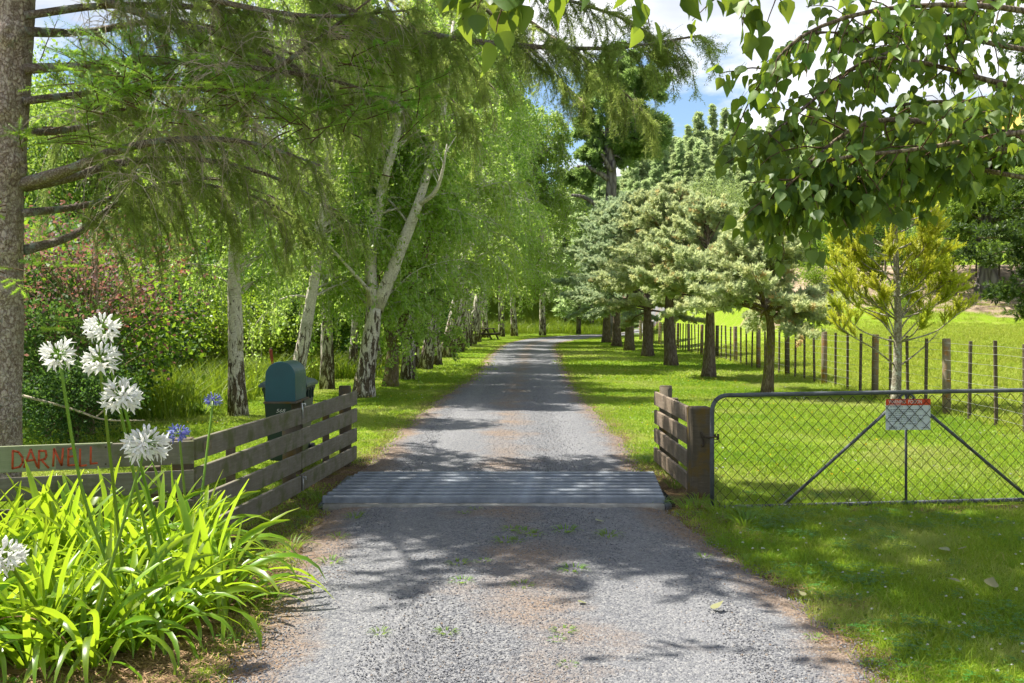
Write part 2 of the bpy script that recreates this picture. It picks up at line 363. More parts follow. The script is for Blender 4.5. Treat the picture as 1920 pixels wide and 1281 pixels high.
M['birch_leaf'] = leaf_mat('birch_leaf', (0.11, 0.21, 0.025), (0.23, 0.36, 0.05), (0.44, 0.54, 0.18), (0.62, 0.84, 0.14), 0.54, 0.42, 0.5)
M['broad_leaf'] = leaf_mat('broadleaf', (0.05, 0.12, 0.018), (0.12, 0.22, 0.03), (0.24, 0.34, 0.07), (0.45, 0.62, 0.08), 0.5, 0.5)
M['dark_leaf'] = leaf_mat('dark_shrub_leaf', (0.018, 0.055, 0.018), (0.05, 0.115, 0.03), (0.11, 0.19, 0.05), (0.2, 0.36, 0.04), 0.42, 0.65, 0.25)
M['lime_leaf'] = leaf_mat('lime_shrub_leaf', (0.07, 0.15, 0.015), (0.15, 0.26, 0.025), (0.27, 0.37, 0.05), (0.4, 0.58, 0.03), 0.48, 0.5)
M['red_leaf'] = leaf_mat('plum_red_leaf', (0.06, 0.03, 0.03), (0.16, 0.085, 0.08), (0.34, 0.24, 0.24), (0.45, 0.2, 0.13), 0.4, 0.6, 0.3, odd=(0.5, 0.14, 0.04))
M['poplar_leaf'] = leaf_mat('poplar_leaf', (0.03, 0.085, 0.016), (0.07, 0.16, 0.024), (0.15, 0.25, 0.045), (0.44, 0.54, 0.035), 0.46, 0.5, 0.4)
M['spruce_leaf'] = leaf_mat('spruce_needle', (0.09, 0.13, 0.03), (0.18, 0.23, 0.055), (0.29, 0.34, 0.10), (0.54, 0.68, 0.16), 0.54, 0.6)
M['spruce_fresh'] = leaf_mat('fresh_spruce_shoot', (0.07, 0.19, 0.02), (0.14, 0.29, 0.03), (0.27, 0.42, 0.06), (0.42, 0.62, 0.05), 0.48, 0.45)
M['cedar_leaf'] = leaf_mat('cedar_foliage', (0.25, 0.34, 0.22), (0.39, 0.47, 0.26), (0.56, 0.57, 0.28), (0.66, 0.70, 0.32), 0.52, 0.6, 0.25, objvar=0.1, odd=(0.48, 0.31, 0.14))
M['cedar_blue'] = leaf_mat('blue_cedar_foliage', (0.21, 0.32, 0.22), (0.34, 0.45, 0.29), (0.50, 0.55, 0.30), (0.56, 0.65, 0.34), 0.52, 0.6, 0.25, objvar=0.1)
M['pine_leaf'] = leaf_mat('pine_needle', (0.08, 0.155, 0.05), (0.17, 0.275, 0.08), (0.3, 0.4, 0.13), (0.38, 0.54, 0.13), 0.48, 0.55)
M['forest_leaf'] = leaf_mat('forest_pine_needle', (0.22, 0.31, 0.16), (0.36, 0.46, 0.23), (0.48, 0.56, 0.29), (0.54, 0.64, 0.26), 0.55, 0.6, 0.2, objvar=0.25)  # needle colour paled to stand in for haze over the hill
M['cypress_leaf'] = leaf_mat('dark_cypress_foliage', (0.012, 0.032, 0.008), (0.035, 0.08, 0.016), (0.14, 0.2, 0.04), (0.18, 0.3, 0.03), 0.32, 0.55)
M['arauc_leaf'] = leaf_mat('yellow_green_brush', (0.16, 0.22, 0.015), (0.36, 0.40, 0.022), (0.54, 0.55, 0.06), (0.66, 0.70, 0.05), 0.45, 0.5)
M['pale_leaf'] = leaf_mat('pale_green_leaf', (0.16, 0.22, 0.08), (0.26, 0.33, 0.12), (0.36, 0.43, 0.17), (0.42, 0.52, 0.14), 0.45, 0.55)
M['strap'] = leaf_mat('agapanthus_leaf', (0.06, 0.16, 0.010), (0.15, 0.27, 0.014), (0.28, 0.38, 0.03), (0.56, 0.74, 0.03), 0.5, 0.32, 0.5, objvar=0.45, odd=(0.36, 0.22, 0.06))
M['stem'] = leaf_mat('agapanthus_stem', (0.10, 0.20, 0.012), (0.15, 0.26, 0.02), (0.2, 0.3, 0.03), (0.3, 0.45, 0.02), 0.15, 0.4)
M['petal'] = leaf_mat('white_petal', (0.74, 0.73, 0.70), (0.80, 0.80, 0.78), (0.84, 0.84, 0.82), (0.85, 0.85, 0.8), 0.35, 0.5, 0.3, 0.05)
M['petal_blue'] = leaf_mat('blue_petal', (0.12, 0.12, 0.36), (0.17, 0.18, 0.46), (0.26, 0.28, 0.56), (0.15, 0.15, 0.7), 0.3, 0.5, 0.3, 0.05)
M['grass'] = leaf_mat('lawn_grass', (0.11, 0.21, 0.014), (0.215, 0.325, 0.024), (0.34, 0.42, 0.05), (0.44, 0.6, 0.04), 0.45, 0.5, 0.3, objvar=0.2, odd=(0.42, 0.37, 0.15), inst=((0.42, 0.40, 0.16), (0.075, 0.19, 0.014)))
M['dry_grass'] = leaf_mat('paddock_grass', (0.16, 0.24, 0.016), (0.29, 0.36, 0.034), (0.41, 0.43, 0.10), (0.46, 0.56, 0.06), 0.42, 0.55, 0.25, objvar=0.2)
M['tall_grass'] = leaf_mat('long_grass', (0.06, 0.13, 0.01), (0.14, 0.22, 0.016), (0.28, 0.33, 0.06), (0.36, 0.48, 0.02), 0.4, 0.5, 0.3, objvar=0.3)
M['clover'] = leaf_mat('clover_leaf', (0.03, 0.12, 0.010), (0.06, 0.18, 0.014), (0.12, 0.25, 0.03), (0.2, 0.45, 0.02), 0.35, 0.5)
M['clover_flower'] = plain('clover_flower', (0.55, 0.55, 0.50), 0.8, 0.2, 0, 0.1, 60)
M['yellow_flower'] = plain('yellow_flower', (0.75, 0.52, 0.02), 0.7, 0.2, 0, 0.1, 60)
M['fallen_leaf'] = leaf_mat('fallen_leaf', (0.10, 0.12, 0.05), (0.19, 0.20, 0.09), (0.26, 0.26, 0.13), (0.3, 0.3, 0.1), 0.15, 0.6)
M['litter'] = leaf_mat('dry_litter', (0.09, 0.05, 0.025), (0.20, 0.12, 0.06), (0.36, 0.24, 0.13), (0.3, 0.2, 0.1), 0.1, 0.8)
m = NT('gravel_stone'); oi = m.n('ShaderNodeObjectInfo')
rr = m.attr('tint')
m_at = m.n('ShaderNodeAttribute'); m_at.attribute_type = 'INSTANCER'; m_at.attribute_name = 'tint'
M['stone'] = m.done(m.bsdf(m.ramp(m_at.outputs['Fac'], [(0.0, (0.085, 0.088, 0.103)), (0.45, (0.15, 0.153, 0.168)), (0.8, (0.205, 0.205, 0.213)), (0.93, (0.265, 0.262, 0.258)), (1.0, (0.2, 0.145, 0.105))]), 0.8, 0.3))
# ------------------------------------------------------------------ the setting: ground and drive
L_EDGE = np.array([(-1.15, -3), (-1.2, 2), (-1.31, 4.4), (-1.45, 6), (-1.58, 8.3), (-1.62, 11), (-1.64, 14.6), (-1.45, 20), (-1.08, 28), (-0.88, 44), (-0.45, 56), (0.1, 62), (1.5, 71), (4.5, 80), (7.9, 85), (13, 89), (22, 92), (40, 94)], float)
R_EDGE = np.array([(1.62, -3), (1.66, 2), (1.70, 4.4), (1.66, 6), (1.34, 8.3), (1.42, 11), (1.5, 14.6), (1.45, 20), (1.62, 28), (2.1, 44), (2.6, 56), (3.3, 61), (5.1, 68), (7.1, 74.5), (11, 78.5), (19, 82), (29, 83.5), (40, 84)], float)
def dens(E, n=220):
    P = smooth_path(np.c_[E, np.zeros(len(E))], n)[:, :2]; return P
LP, RP = dens(L_EDGE), dens(R_EDGE)
def seg_dist(p, P):
    p = np.asarray(p, float); best = np.full(len(p), 1e9)
    for a, b in zip(P[:-1], P[1:]):
        ab = b - a; t = np.clip(((p - a) @ ab) / (ab @ ab + 1e-12), 0, 1)
        best = np.minimum(best, np.linalg.norm(p - a - t[:, None] * ab, axis=1))
    return best
def in_poly(p, poly):
    x, y = p[:, 0], p[:, 1]; ins = np.zeros(len(p), bool); q = np.roll(poly, 1, axis=0)
    for (x1, y1), (x2, y2) in zip(poly, q):
        c = (y1 > y) != (y2 > y)
        ins ^= c & (x < (x2 - x1) * (y - y1) / (y2 - y1 + 1e-12) + x1)
    return ins
DRIVE_POLY = np.concatenate([LP[::3], RP[::3][::-1]])
def drive_sd(p):                                     # negative on the drive
    d = np.minimum(seg_dist(p, LP[::3]), seg_dist(p, RP[::3])); return np.where(in_poly(p, DRIVE_POLY), -d, d)
def fbm(x, y, s, seed=0.0):
    x = np.atleast_1d(np.asarray(x, float)).ravel(); y = np.atleast_1d(np.asarray(y, float)).ravel()
    return np.array([mnoise.fractal(Vector((a * s + seed, b * s - seed, seed)), 1.0, 2.0, 4) for a, b in zip(x, y)])
def gz(x, y):                                        # height of the land
    x = np.asarray(x, float); y = np.asarray(y, float)
    z = 1.05 * sm(7.6, 16, x) * sm(16, 40, y)                                    # paddock climbs to the right
    foot = 40 - 0.15 * (x - 15)
    z = z + 3.1 * sm(10.5, 14.5, x) * sm(foot, foot + 11, y)                      # cut bank with the old tree
    z = z + 4.0 * sm(88, 108, y - 0.10 * np.clip(x, 0, 60) - 4 * sm(-2, -12, x))  # grass bank beyond the bend
    z = z + (0.34 * np.clip(y - 104, 0, 70) + 0.06 * np.clip(y - 174, 0, 200)) * (0.72 + 0.55 * sm(20, 100, x) + 0.06 * np.sin(x * 0.06))
    z = z + 1.2 * sm(-7, -18, x) * sm(16, 40, y)
    return z
def gzs(x, y): return float(gz(x, y))

xs = np.unique(np.concatenate([np.linspace(-320, -30, 30), np.linspace(-30, -6, 40), np.linspace(-6, 8, 118), np.linspace(8, 30, 60), np.linspace(30, 330, 60)]))
ys = np.unique(np.concatenate([np.linspace(-40, 1, 12), np.linspace(1, 14, 110), np.linspace(14, 40, 70), np.linspace(40, 120, 70), np.linspace(120, 520, 60)]))
XX, YY = np.meshgrid(xs, ys); pts = np.c_[XX.ravel(), YY.ravel()]
near = (pts[:, 1] > 0) & (pts[:, 1] < 95) & (np.abs(pts[:, 0]) < 40)
sd = np.full(len(pts), 9.0); sd[near] = drive_sd(pts[near])
zz = gz(pts[:, 0], pts[:, 1])
close = (pts[:, 1] < 45) & (pts[:, 1] > 0) & (np.abs(pts[:, 0]) < 18)
nz = np.zeros(len(pts)); nz[close] = fbm(pts[close, 0], pts[close, 1], 0.9, 3.0)
zz = zz + np.where(sd > 0.4, nz * 0.012, 0) - np.where(sd < 0.0, 0.02, 0.0)
far = pts[:, 1] > 100
hn = np.zeros(len(pts)); hn[far] = fbm(pts[far, 0], pts[far, 1], 0.012, 9.0); zz = zz + hn * 5 * sm(100, 130, pts[:, 1])
dirt = np.exp(-np.maximum(sd, 0) / 0.13) * 0.9 * (0.6 + 0.9 * np.clip(nz + 0.4, 0, 1))
gx, gy = pts[:, 0], pts[:, 1]
bed = sm(-1.35, -1.6, gx) * sm(6.6, 6.2, gy) * sm(4.35, 4.75, gy) * sm(-4.6, -4.0, gx)
side = sm(0.75, 0.15, np.abs(gx + 1.72)) * sm(5.8, 6.3, gy) * sm(11.6, 10.8, gy)
side2 = sm(0.5, 0.1, np.abs(gx - 1.55)) * sm(7.2, 8.0, gy) * sm(11.6, 10.9, gy)
gatedirt = sm(0.28, 0.08, np.abs(gy - (8.25 + 0.04 * gx))) * sm(2.6, 3.0, gx) * 0.85
verge = sm(4.8, 4.3, gy) * sm(-1.2, -1.5, gx) * 0.9
dirt = np.clip(np.maximum.reduce([dirt, bed * 1.2, side * 0.95, side2 * 0.9, gatedirt, verge]), 0, 1.2)
foot = 40 - 0.15 * (gx - 15)
scree = sm(10.5, 13, gx) * sm(foot + 3.2, foot + 4.6, gy + 0.18 * (gx - 16)) * sm(foot + 12.5, foot + 10.0, gy) * sm(40, 30, gx)
paddock = sm(7.0, 7.4, gx - 0.0257 * gy - 0.25) * sm(foot + 2, foot - 2, gy) * sm(8, 10, gy)
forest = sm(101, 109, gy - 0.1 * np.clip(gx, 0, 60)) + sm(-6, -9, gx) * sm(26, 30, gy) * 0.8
gorse = sm(0.09, 0.03, np.abs(gx / np.maximum(gy, 1) - 0.5)) * sm(150, 160, gy) * sm(215, 200, gy)
iy, ix = np.meshgrid(np.arange(len(ys) - 1), np.arange(len(xs) - 1), indexing='ij'); b0 = (iy * len(xs) + ix).ravel()
gf = np.stack([b0, b0 + 1, b0 + 1 + len(xs), b0 + len(xs)], -1)
gme = mesh_np('ground', np.c_[pts, zz], [gf], smooth=True)
for nm, val in (('dirt', dirt), ('scree', scree), ('paddock', paddock), ('forest', np.clip(forest, 0, 1)), ('gorse', gorse)):
    a = gme.attributes.new(nm, 'FLOAT', 'POINT'); a.data.foreach_set('value', val.astype(np.float32))
m = NT('lawn_ground'); v = m.coord('Object')
n_big, n_mid, n_fine = m.noise(v, 0.35, 4), m.noise(v, 2.6, 5, 0.6), m.noise(v, 55, 4, 0.7)
g1 = m.ramp(n_fine, [(0.28, (0.09, 0.165, 0.010)), (0.55, (0.18, 0.265, 0.016)), (0.8, (0.29, 0.35, 0.04))])
g1 = m.mix(m.ramp(n_mid, [(0.48, (0, 0, 0)), (0.72, (0.75, 0.75, 0.75))]), g1, m.ramp(n_fine, [(0.3, (0.17, 0.20, 0.03)), (0.75, (0.33, 0.32, 0.10))]))
pad = m.ramp(m.math('ADD', m.math('MULTIPLY', n_fine, 0.5), m.math('MULTIPLY', n_big, 0.5)), [(0.35, (0.14, 0.21, 0.016)), (0.5, (0.23, 0.29, 0.03)), (0.65, (0.31, 0.31, 0.09))])
g1 = m.mix(m.attr('paddock'), g1, pad)
dr = m.ramp(n_fine, [(0.3, (0.045, 0.028, 0.015)), (0.5, (0.13, 0.085, 0.045)), (0.72, (0.27, 0.20, 0.13))])
dr = m.mix(m.ramp(m.noise(v, 5, 5), [(0.5, (0, 0, 0)), (0.66, (0.8, 0.8, 0.8))]), dr, (0.16, 0.15, 0.018))
dm = m.math('MULTIPLY', m.math('SUBTRACT', m.math('ADD', m.attr('dirt'), m.math('MULTIPLY', m.math('SUBTRACT', m.noise(v, 9, 5, 0.65), 0.5), 1.1)), 0.28), 3.2, True)
g1 = m.mix(dm, g1, dr)
sc = m.ramp(m.noise(v, 1.6, 6, 0.7), [(0.35, (0.10, 0.07, 0.05)), (0.55, (0.30, 0.23, 0.16)), (0.75, (0.46, 0.38, 0.28))])
scm = m.math('MULTIPLY', m.math('SUBTRACT', m.math('ADD', m.attr('scree'), m.math('MULTIPLY', m.math('SUBTRACT', m.noise(v, 0.8, 5), 0.5), 0.9)), 0.42), 5, True)
g1 = m.mix(scm, g1, sc)
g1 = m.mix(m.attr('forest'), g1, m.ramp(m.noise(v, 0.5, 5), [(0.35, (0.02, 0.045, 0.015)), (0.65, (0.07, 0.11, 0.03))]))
g1 = m.mix(m.attr('gorse'), g1, m.ramp(m.noise(v, 0.25, 5), [(0.35, (0.30, 0.18, 0.04)), (0.65, (0.50, 0.34, 0.08))]))
gm = m.done(m.bsdf(g1, 0.95, 0.1, 0, m.bump(n_fine, 0.8, 0.03)))
ground = tag(obj('ground', gme, gm), kind='structure')

# drive: a ragged gravel sheet with a slight crown
ND, NA = 420, 22
Ld, Rd = dens(L_EDGE, ND), dens(R_EDGE, ND)
jl = np.array([mnoise.noise(Vector((0, i * 0.55, 1.3))) + 0.7 * mnoise.noise(Vector((5, i * 1.7, 1.3))) for i in range(ND)]) * 0.07
jr = np.array([mnoise.noise(Vector((9, i * 0.55, 7.3))) + 0.7 * mnoise.noise(Vector((3, i * 1.7, 7.3))) for i in range(ND)]) * 0.07
dirn = unit(Rd - Ld); Ld = Ld - dirn * jl[:, None]; Rd = Rd + dirn * jr[:, None]
u = np.linspace(0, 1, NA); DP = Ld[:, None, :] * (1 - u)[None, :, None] + Rd[:, None, :] * u[None, :, None]
crown = 0.008 + 0.020 * np.sin(np.clip(u, 0, 1) * math.pi) ** 0.6 - 0.010 * np.exp(-((np.abs(u - 0.5) - 0.27) / 0.09) ** 2)
dz = gz(DP[..., 0], DP[..., 1]) + crown[None, :]
dz[:, 0] -= 0.03; dz[:, -1] -= 0.03
iy, ix = np.meshgrid(np.arange(ND - 1), np.arange(NA - 1), indexing='ij'); b0 = (iy * NA + ix).ravel()
dme = mesh_np('drive', np.concatenate([DP, dz[..., None]], -1).reshape(-1, 3), [np.stack([b0, b0 + 1, b0 + 1 + NA, b0 + NA], -1)], smooth=True)
a = dme.attributes.new('across', 'FLOAT', 'POINT'); a.data.foreach_set('value', np.tile(np.abs(u - 0.5) * 2, ND).astype(np.float32))
m = NT('gravel'); v = m.coord('Object')
vd = m.n('ShaderNodeTexVoronoi'); vd.inputs['Scale'].default_value = 58; m.l(v, vd.inputs['Vector'])
vs2 = m.n('ShaderNodeTexVoronoi'); vs2.inputs['Scale'].default_value = 110; m.l(v, vs2.inputs['Vector'])
sepc = m.n('ShaderNodeSeparateColor'); m.l(vd.outputs['Color'], sepc.inputs[0])
sepd = m.n('ShaderNodeSeparateColor'); m.l(vs2.outputs['Color'], sepd.inputs[0])
tone = m.math('ADD', m.math('MULTIPLY', sepc.outputs[0], 0.55), m.math('MULTIPLY', sepd.outputs[1], 0.45))
col = m.ramp(tone, [(0.15, (0.09, 0.093, 0.107)), (0.45, (0.15, 0.153, 0.166)), (0.7, (0.2, 0.2, 0.208)), (0.9, (0.265, 0.262, 0.26))])
acr = m.attr('across')
litm = m.noise(v, 1.15, 6, 0.65)
cen = m.math('MULTIPLY', m.math('SUBTRACT', 1.0, m.math('MULTIPLY', acr, 2.9)), 0.30, True)
edg = m.math('MULTIPLY', m.math('SUBTRACT', acr, 0.68), 1.8, True)
lf = m.math('MULTIPLY', m.math('SUBTRACT', m.math('ADD', m.math('ADD', cen, edg), litm), 0.62), 4.2, True)
lcol = m.ramp(m.noise(v, 38, 5, 0.7), [(0.3, (0.09, 0.055, 0.032)), (0.55, (0.24, 0.165, 0.11)), (0.8, (0.40, 0.32, 0.24))])
col = m.mix(m.math('MULTIPLY', lf, 0.78), col, lcol)
hh = m.math('SUBTRACT', 1.0, m.math('ADD', m.math('MULTIPLY', vd.outputs['Distance'], 0.8), m.math('MULTIPLY', vs2.outputs['Distance'], 0.5)))
col = m.mix(m.math('MULTIPLY', m.ramp(m.noise(v, 0.55, 5, 0.6), [(0.35, (0, 0, 0)), (0.65, (1, 1, 1))]), 0.30), col, (0.10, 0.105, 0.12))
trk = m.math('MULTIPLY', m.math('SUBTRACT', 1.0, m.math('MULTIPLY', m.math('ABSOLUTE', m.math('SUBTRACT', acr, 0.54)), 6.0)), 0.32, True)
col = m.mix(trk, col, (0.23, 0.232, 0.245))
M['gravel'] = m.done(m.bsdf(col, 0.88, 0.25, 0, m.bump(hh, 1.0, 0.012)))
drive = tag(obj('drive', dme, M['gravel']), kind='structure')

# ------------------------------------------------------------------ ground cover, scattered as stuff
def gn_scatter(name, P, rots, scales, insts, mat, tint=None):
    me = bpy.data.meshes.new(name); P = np.asarray(P, np.float32); me.vertices.add(len(P)); me.vertices.foreach_set('co', P.ravel())
    for nm, ty, val, key in (('rot', 'FLOAT_VECTOR', rots, 'vector'), ('scl', 'FLOAT', scales, 'value'), ('tint', 'FLOAT', rng.random(len(P)) if tint is None else tint, 'value')):
        a = me.attributes.new(nm, ty, 'POINT'); a.data.foreach_set(key, np.ascontiguousarray(val, np.float32).ravel())
    a = me.attributes.new('idx', 'INT', 'POINT'); a.data.foreach_set('value', rng.integers(0, len(insts), len(P)).astype(np.int32))
    o = bpy.data.objects.new(name, me); C.objects.link(o)
    col = bpy.data.collections.new(name + '_pieces')
    for q in insts:
        if len(q.materials) == 0: q.materials.append(mat)
        col.objects.link(bpy.data.objects.new(name + '_piece', q))
    ng = bpy.data.node_groups.new(name, 'GeometryNodeTree')
    ng.interface.new_socket('Geometry', in_out='INPUT', socket_type='NodeSocketGeometry')
    ng.interface.new_socket('Geometry', in_out='OUTPUT', socket_type='NodeSocketGeometry')
    N, L = ng.nodes, ng.links
    gi, go = N.new('NodeGroupInput'), N.new('NodeGroupOutput')
    ci = N.new('GeometryNodeCollectionInfo'); ci.inputs[0].default_value = col; ci.inputs[1].default_value = True; ci.inputs[2].default_value = True
    ip = N.new('GeometryNodeInstanceOnPoints'); ip.inputs['Pick Instance'].default_value = True
    def na(nm, ty):
        q = N.new('GeometryNodeInputNamedAttribute'); q.data_type = ty; q.inputs[0].default_value = nm; return q.outputs[0]
    e2r = N.new('FunctionNodeEulerToRotation'); L.new(na('rot', 'FLOAT_VECTOR'), e2r.inputs[0])
    L.new(gi.outputs[0], ip.inputs['Points']); L.new(ci.outputs[0], ip.inputs['Instance']); L.new(na('idx', 'INT'), ip.inputs['Instance Index'])
    L.new(e2r.outputs[0], ip.inputs['Rotation']); L.new(na('scl', 'FLOAT'), ip.inputs['Scale'])
    L.new(ip.outputs[0], go.inputs[0])
    md = o.modifiers.new('scatter', 'NODES'); md.node_group = ng
    return o

def grass_clump(n, rad, h0, h1, w, lean=0.5, name='grass'):
    g = G(); r = rad * np.sqrt(rng.random(n)); a = rng.random(n) * 6.283
    P = np.c_[r * np.cos(a), r * np.sin(a), np.full(n, -0.006)]
    d = unit(np.c_[rng.normal(0, lean, (n, 2)), np.ones(n)]); h = h0 + (h1 - h0) * rng.random(n) ** 1.5
    side = unit(np.cross(d, rdir(n))); bend = unit(np.c_[rng.normal(0, 1, (n, 2)), np.full(n, -0.3)])
    A = P - side * w; B = P + side * w; Cc = P + d * h[:, None] * 0.6 + side * w * 0.8; D = P + d * h[:, None] * 0.6 - side * w * 0.8
    T = P + d * h[:, None] + bend * h[:, None] * 0.35
    V = np.stack([A, B, Cc, D, T], 1).reshape(-1, 3); o = np.arange(n)[:, None] * 5
    rv = np.clip(rng.normal(0.5, 0.25, n), 0, 1)
    g.add(V, [o + np.array([[0, 1, 2, 3]]), o + np.array([[3, 2, 4]])], np.repeat(rv, 5)); return g.mesh(name)
def lawn_points(n, x0, x1, y0, y1, gap=0.03, keep=None, power=1.0):
    p = np.c_[rng.uniform(x0, x1, n), y0 + (y1 - y0) * rng.random(n) ** power]
    fr = np.abs(p[:, 0]) < p[:, 1] * 0.545 + 0.6; p = p[fr]
    s = drive_sd(p); k = s > gap + 0.10 * rng.random(len(p)) ** 2
    if keep is not None: k &= keep(p)
    return p[k]
def put(p, h=0.0): return np.c_[p, gz(p[:, 0], p[:, 1]) + h]
def rz_rots(n, tilt=0.0): return np.c_[rng.normal(0, tilt, n), rng.normal(0, tilt, n), rng.random(n) * 6.283]
def not_bed(p):
    bedm = (p[:, 0] < -1.5) & (p[:, 0] > -4.4) & (p[:, 1] < 6.35) & (p[:, 1] > 4.45)
    gridm = (np.abs(p[:, 0]) < 1.75) & (p[:, 1] > 8.3) & (p[:, 1] < 10.0)
    bare = (np.abs(p[:, 0] + 1.72) < 0.5) & (p[:, 1] > 6.0) & (p[:, 1] < 11.3) & (rng.random(len(p)) < 0.72)
    bare2 = (np.abs(p[:, 0] - 1.5) < 0.3) & (p[:, 1] > 7.4) & (p[:, 1] < 11.3) & (rng.random(len(p)) < 0.55)
    verge = (p[:, 0] < -1.2) & (p[:, 1] < 4.75) & (rng.random(len(p)) < 0.55)
    gate = (np.abs(p[:, 1] - (8.25 + 0.04 * p[:, 0])) < 0.16) & (p[:, 0] > 2.7) & (rng.random(len(p)) < 0.75)
    return ~(bedm | gridm | bare | bare2 | verge | gate)
FENCE_A, FENCE_B = 6.74, 0.0257                      # wire fence line: x = A + B y
lawn_side = lambda p: not_bed(p) & (p[:, 0] < FENCE_A + FENCE_B * p[:, 1])
near_c = [grass_clump(70, 0.12, 0.02, 0.075, 0.0022, 0.55) for _ in range(5)]
p = lawn_points(13000, -4.5, 6, 3.8, 9.2, -0.02, lawn_side)
tn = lambda p, s=0.7: np.clip(0.5 + 0.75 * fbm(p[:, 0], p[:, 1], s, 2.0) + rng.normal(0, 0.10, len(p)), 0, 1)
o = gn_scatter('near_grass', put(p), rz_rots(len(p)), rng.uniform(0.55, 1.3, len(p)), near_c, M['grass'], tn(p, 0.9) * 0.9)
tag(o, 'short green grass and clover beside the gravel in the foreground', 'grass', kind='stuff')
mid_c = [grass_clump(110, 0.26, 0.02, 0.06, 0.0042, 0.5) for _ in range(5)]
p = lawn_points(15000, -13, 9.5, 8.9, 26, 0.0, lawn_side, 1.15)
o = gn_scatter('lawn_grass', put(p), rz_rots(len(p)), rng.uniform(0.7, 1.3, len(p)), mid_c, M['grass'], tn(p, 0.55))
tag(o, 'mown lawn grass on both sides of the drive beyond the grid', 'grass', kind='stuff')
far_c = [grass_clump(90, 0.55, 0.03, 0.085, 0.009, 0.5) for _ in range(4)]
p = lawn_points(16000, -30, 22, 25, 102, 0.1, lambda p: p[:, 0] < FENCE_A + FENCE_B * p[:, 1], 1.3)
o = gn_scatter('distant_lawn_grass', put(p), rz_rots(len(p)), rng.uniform(0.8, 1.4, len(p)), far_c, M['grass'], tn(p, 0.2))
tag(o, 'sunlit lawn grass far up the drive under the trees', 'grass', kind='stuff')
pad_c = [grass_clump(100, 0.42, 0.05, 0.17, 0.006, 0.5) for _ in range(4)]
n = 15000; p = np.c_[rng.uniform(6.8, 34, n), 9 + 37 * rng.random(n) ** 1.1]
k = (p[:, 0] > FENCE_A + FENCE_B * p[:, 1] + 0.1) & (p[:, 0] < p[:, 1] * 0.545 + 1) & ((p[:, 1] < 42 - 0.15 * (p[:, 0] - 15)) | (rng.random(n) < 0.3))
p = p[k]
o = gn_scatter('paddock_grass', put(p), rz_rots(len(p)), rng.uniform(0.7, 1.3, len(p)), pad_c, M['dry_grass'])
tag(o, 'yellowish long grass of the paddock behind the wire fence', 'grass', kind='stuff')
tall_c = [grass_clump(60, 0.35, 0.25, 0.75, 0.008, 0.28) for _ in range(4)]
n = 3000; p = np.c_[rng.uniform(-14, -3.2, n), rng.uniform(20, 34, n)]
k = (p[:, 0] < -4.3 - 0.02 * (p[:, 1] - 20) + 0.7 * np.sin(p[:, 1])) & (p[:, 1] > 23 + 2.2 * np.sin(p[:, 0] * 1.3)); p = p[k]
p2 = np.c_[rng.uniform(-9, -5.2, 260), rng.uniform(15.5, 22, 260)]
p = np.concatenate([p, p2[p2[:, 0] < -4.4 - (p2[:, 1] - 15) * 0.1]])
o = gn_scatter('long_grass', put(p), rz_rots(len(p)), rng.uniform(0.7, 1.3, len(p)), tall_c, M['tall_grass'])
tag(o, 'long uncut grass behind the birch row on the left', 'grass', kind='stuff')
n = 2400; p = np.c_[rng.uniform(-14, 14, n), rng.uniform(86, 108, n)]; s = drive_sd(p); p = p[s > 0.6]
o = gn_scatter('bank_grass', put(p), rz_rots(len(p)), rng.uniform(1.0, 2.0, len(p)), tall_c, M['tall_grass'])
tag(o, 'long bright grass on the bank beyond the bend', 'grass', kind='stuff')

# clover: leaves and white heads in the near grass
g = G(); n = 16; a = rng.random(n) * 6.283; r = 0.07 * np.sqrt(rng.random(n)); P = np.c_[r * np.cos(a), r * np.sin(a), rng.uniform(0.02, 0.05, n)]
for k in range(3):
    aa = rng.random(n) * 6.283 if k == 0 else aa + 2.094
    g.scatter([(0, 0, 0), (0.6, 0.42, 0.08), (1, 0, 0.0), (0.6, -0.42, 0.08)], [np.array([[0, 1, 2, 3]])], P, np.c_[np.cos(aa), np.sin(aa), np.full(n, 0.15)], np.tile((0, 0, 1.0), (n, 1)), 0.012)
p = lawn_points(2600, -4, 6, 4.0, 9.0, -0.02, lawn_side); kk = fbm(p[:, 0], p[:, 1], 1.1, 5.0) > -0.05; p = p[kk]
o = gn_scatter('clover_leaves', put(p), rz_rots(len(p)), rng.uniform(0.7, 1.4, len(p)), [g.mesh('clover')], M['clover'])
tag(o, 'clover leaves growing through the grass near the gate', 'clover', kind='stuff')
g = G(); n = 22; d = rdir(n); d[:, 2] = np.abs(d[:, 2]) * 0.9
g.scatter([(0, 0.25, 0), (0, -0.25, 0), (1, -0.1, 0), (1, 0.1, 0)], [np.array([[0, 1, 2, 3]])], np.tile((0, 0, 0.06), (n, 1)), d, rdir(n), 0.011)
p = lawn_points(330, 1.4, 6, 4.3, 9.0, 0.05, lawn_side); p2 = lawn_points(520, -9, 7.5, 9.5, 22, 0.2, lawn_side); kk = fbm(p2[:, 0], p2[:, 1], 0.4, 1.0) > 0.05; p = np.concatenate([p, p2[kk]])
sc_ = np.where(p[:, 1] < 9.2, 0.8, 1.2) * rng.uniform(0.8, 1.2, len(p))
o = gn_scatter('clover_heads', put(p), rz_rots(len(p), 0.2), sc_, [g.mesh('clover_head')], M['clover_flower'])
tag(o, 'small white clover heads dotted over the grass', 'clover', kind='stuff')
p = lawn_points(300, -6, 7, 8.8, 30, 0.3, lawn_side); p = np.concatenate([p, np.c_[rng.normal(5.3, 0.7, 26), rng.normal(24.6, 0.8, 26)], np.c_[rng.normal(2.9, 0.5, 14), rng.normal(19, 0.8, 14)]])
o = gn_scatter('yellow_flowers', put(p), rz_rots(len(p), 0.2), rng.uniform(0.8, 1.4, len(p)), [g.mesh('yellow_head')], M['yellow_flower'])
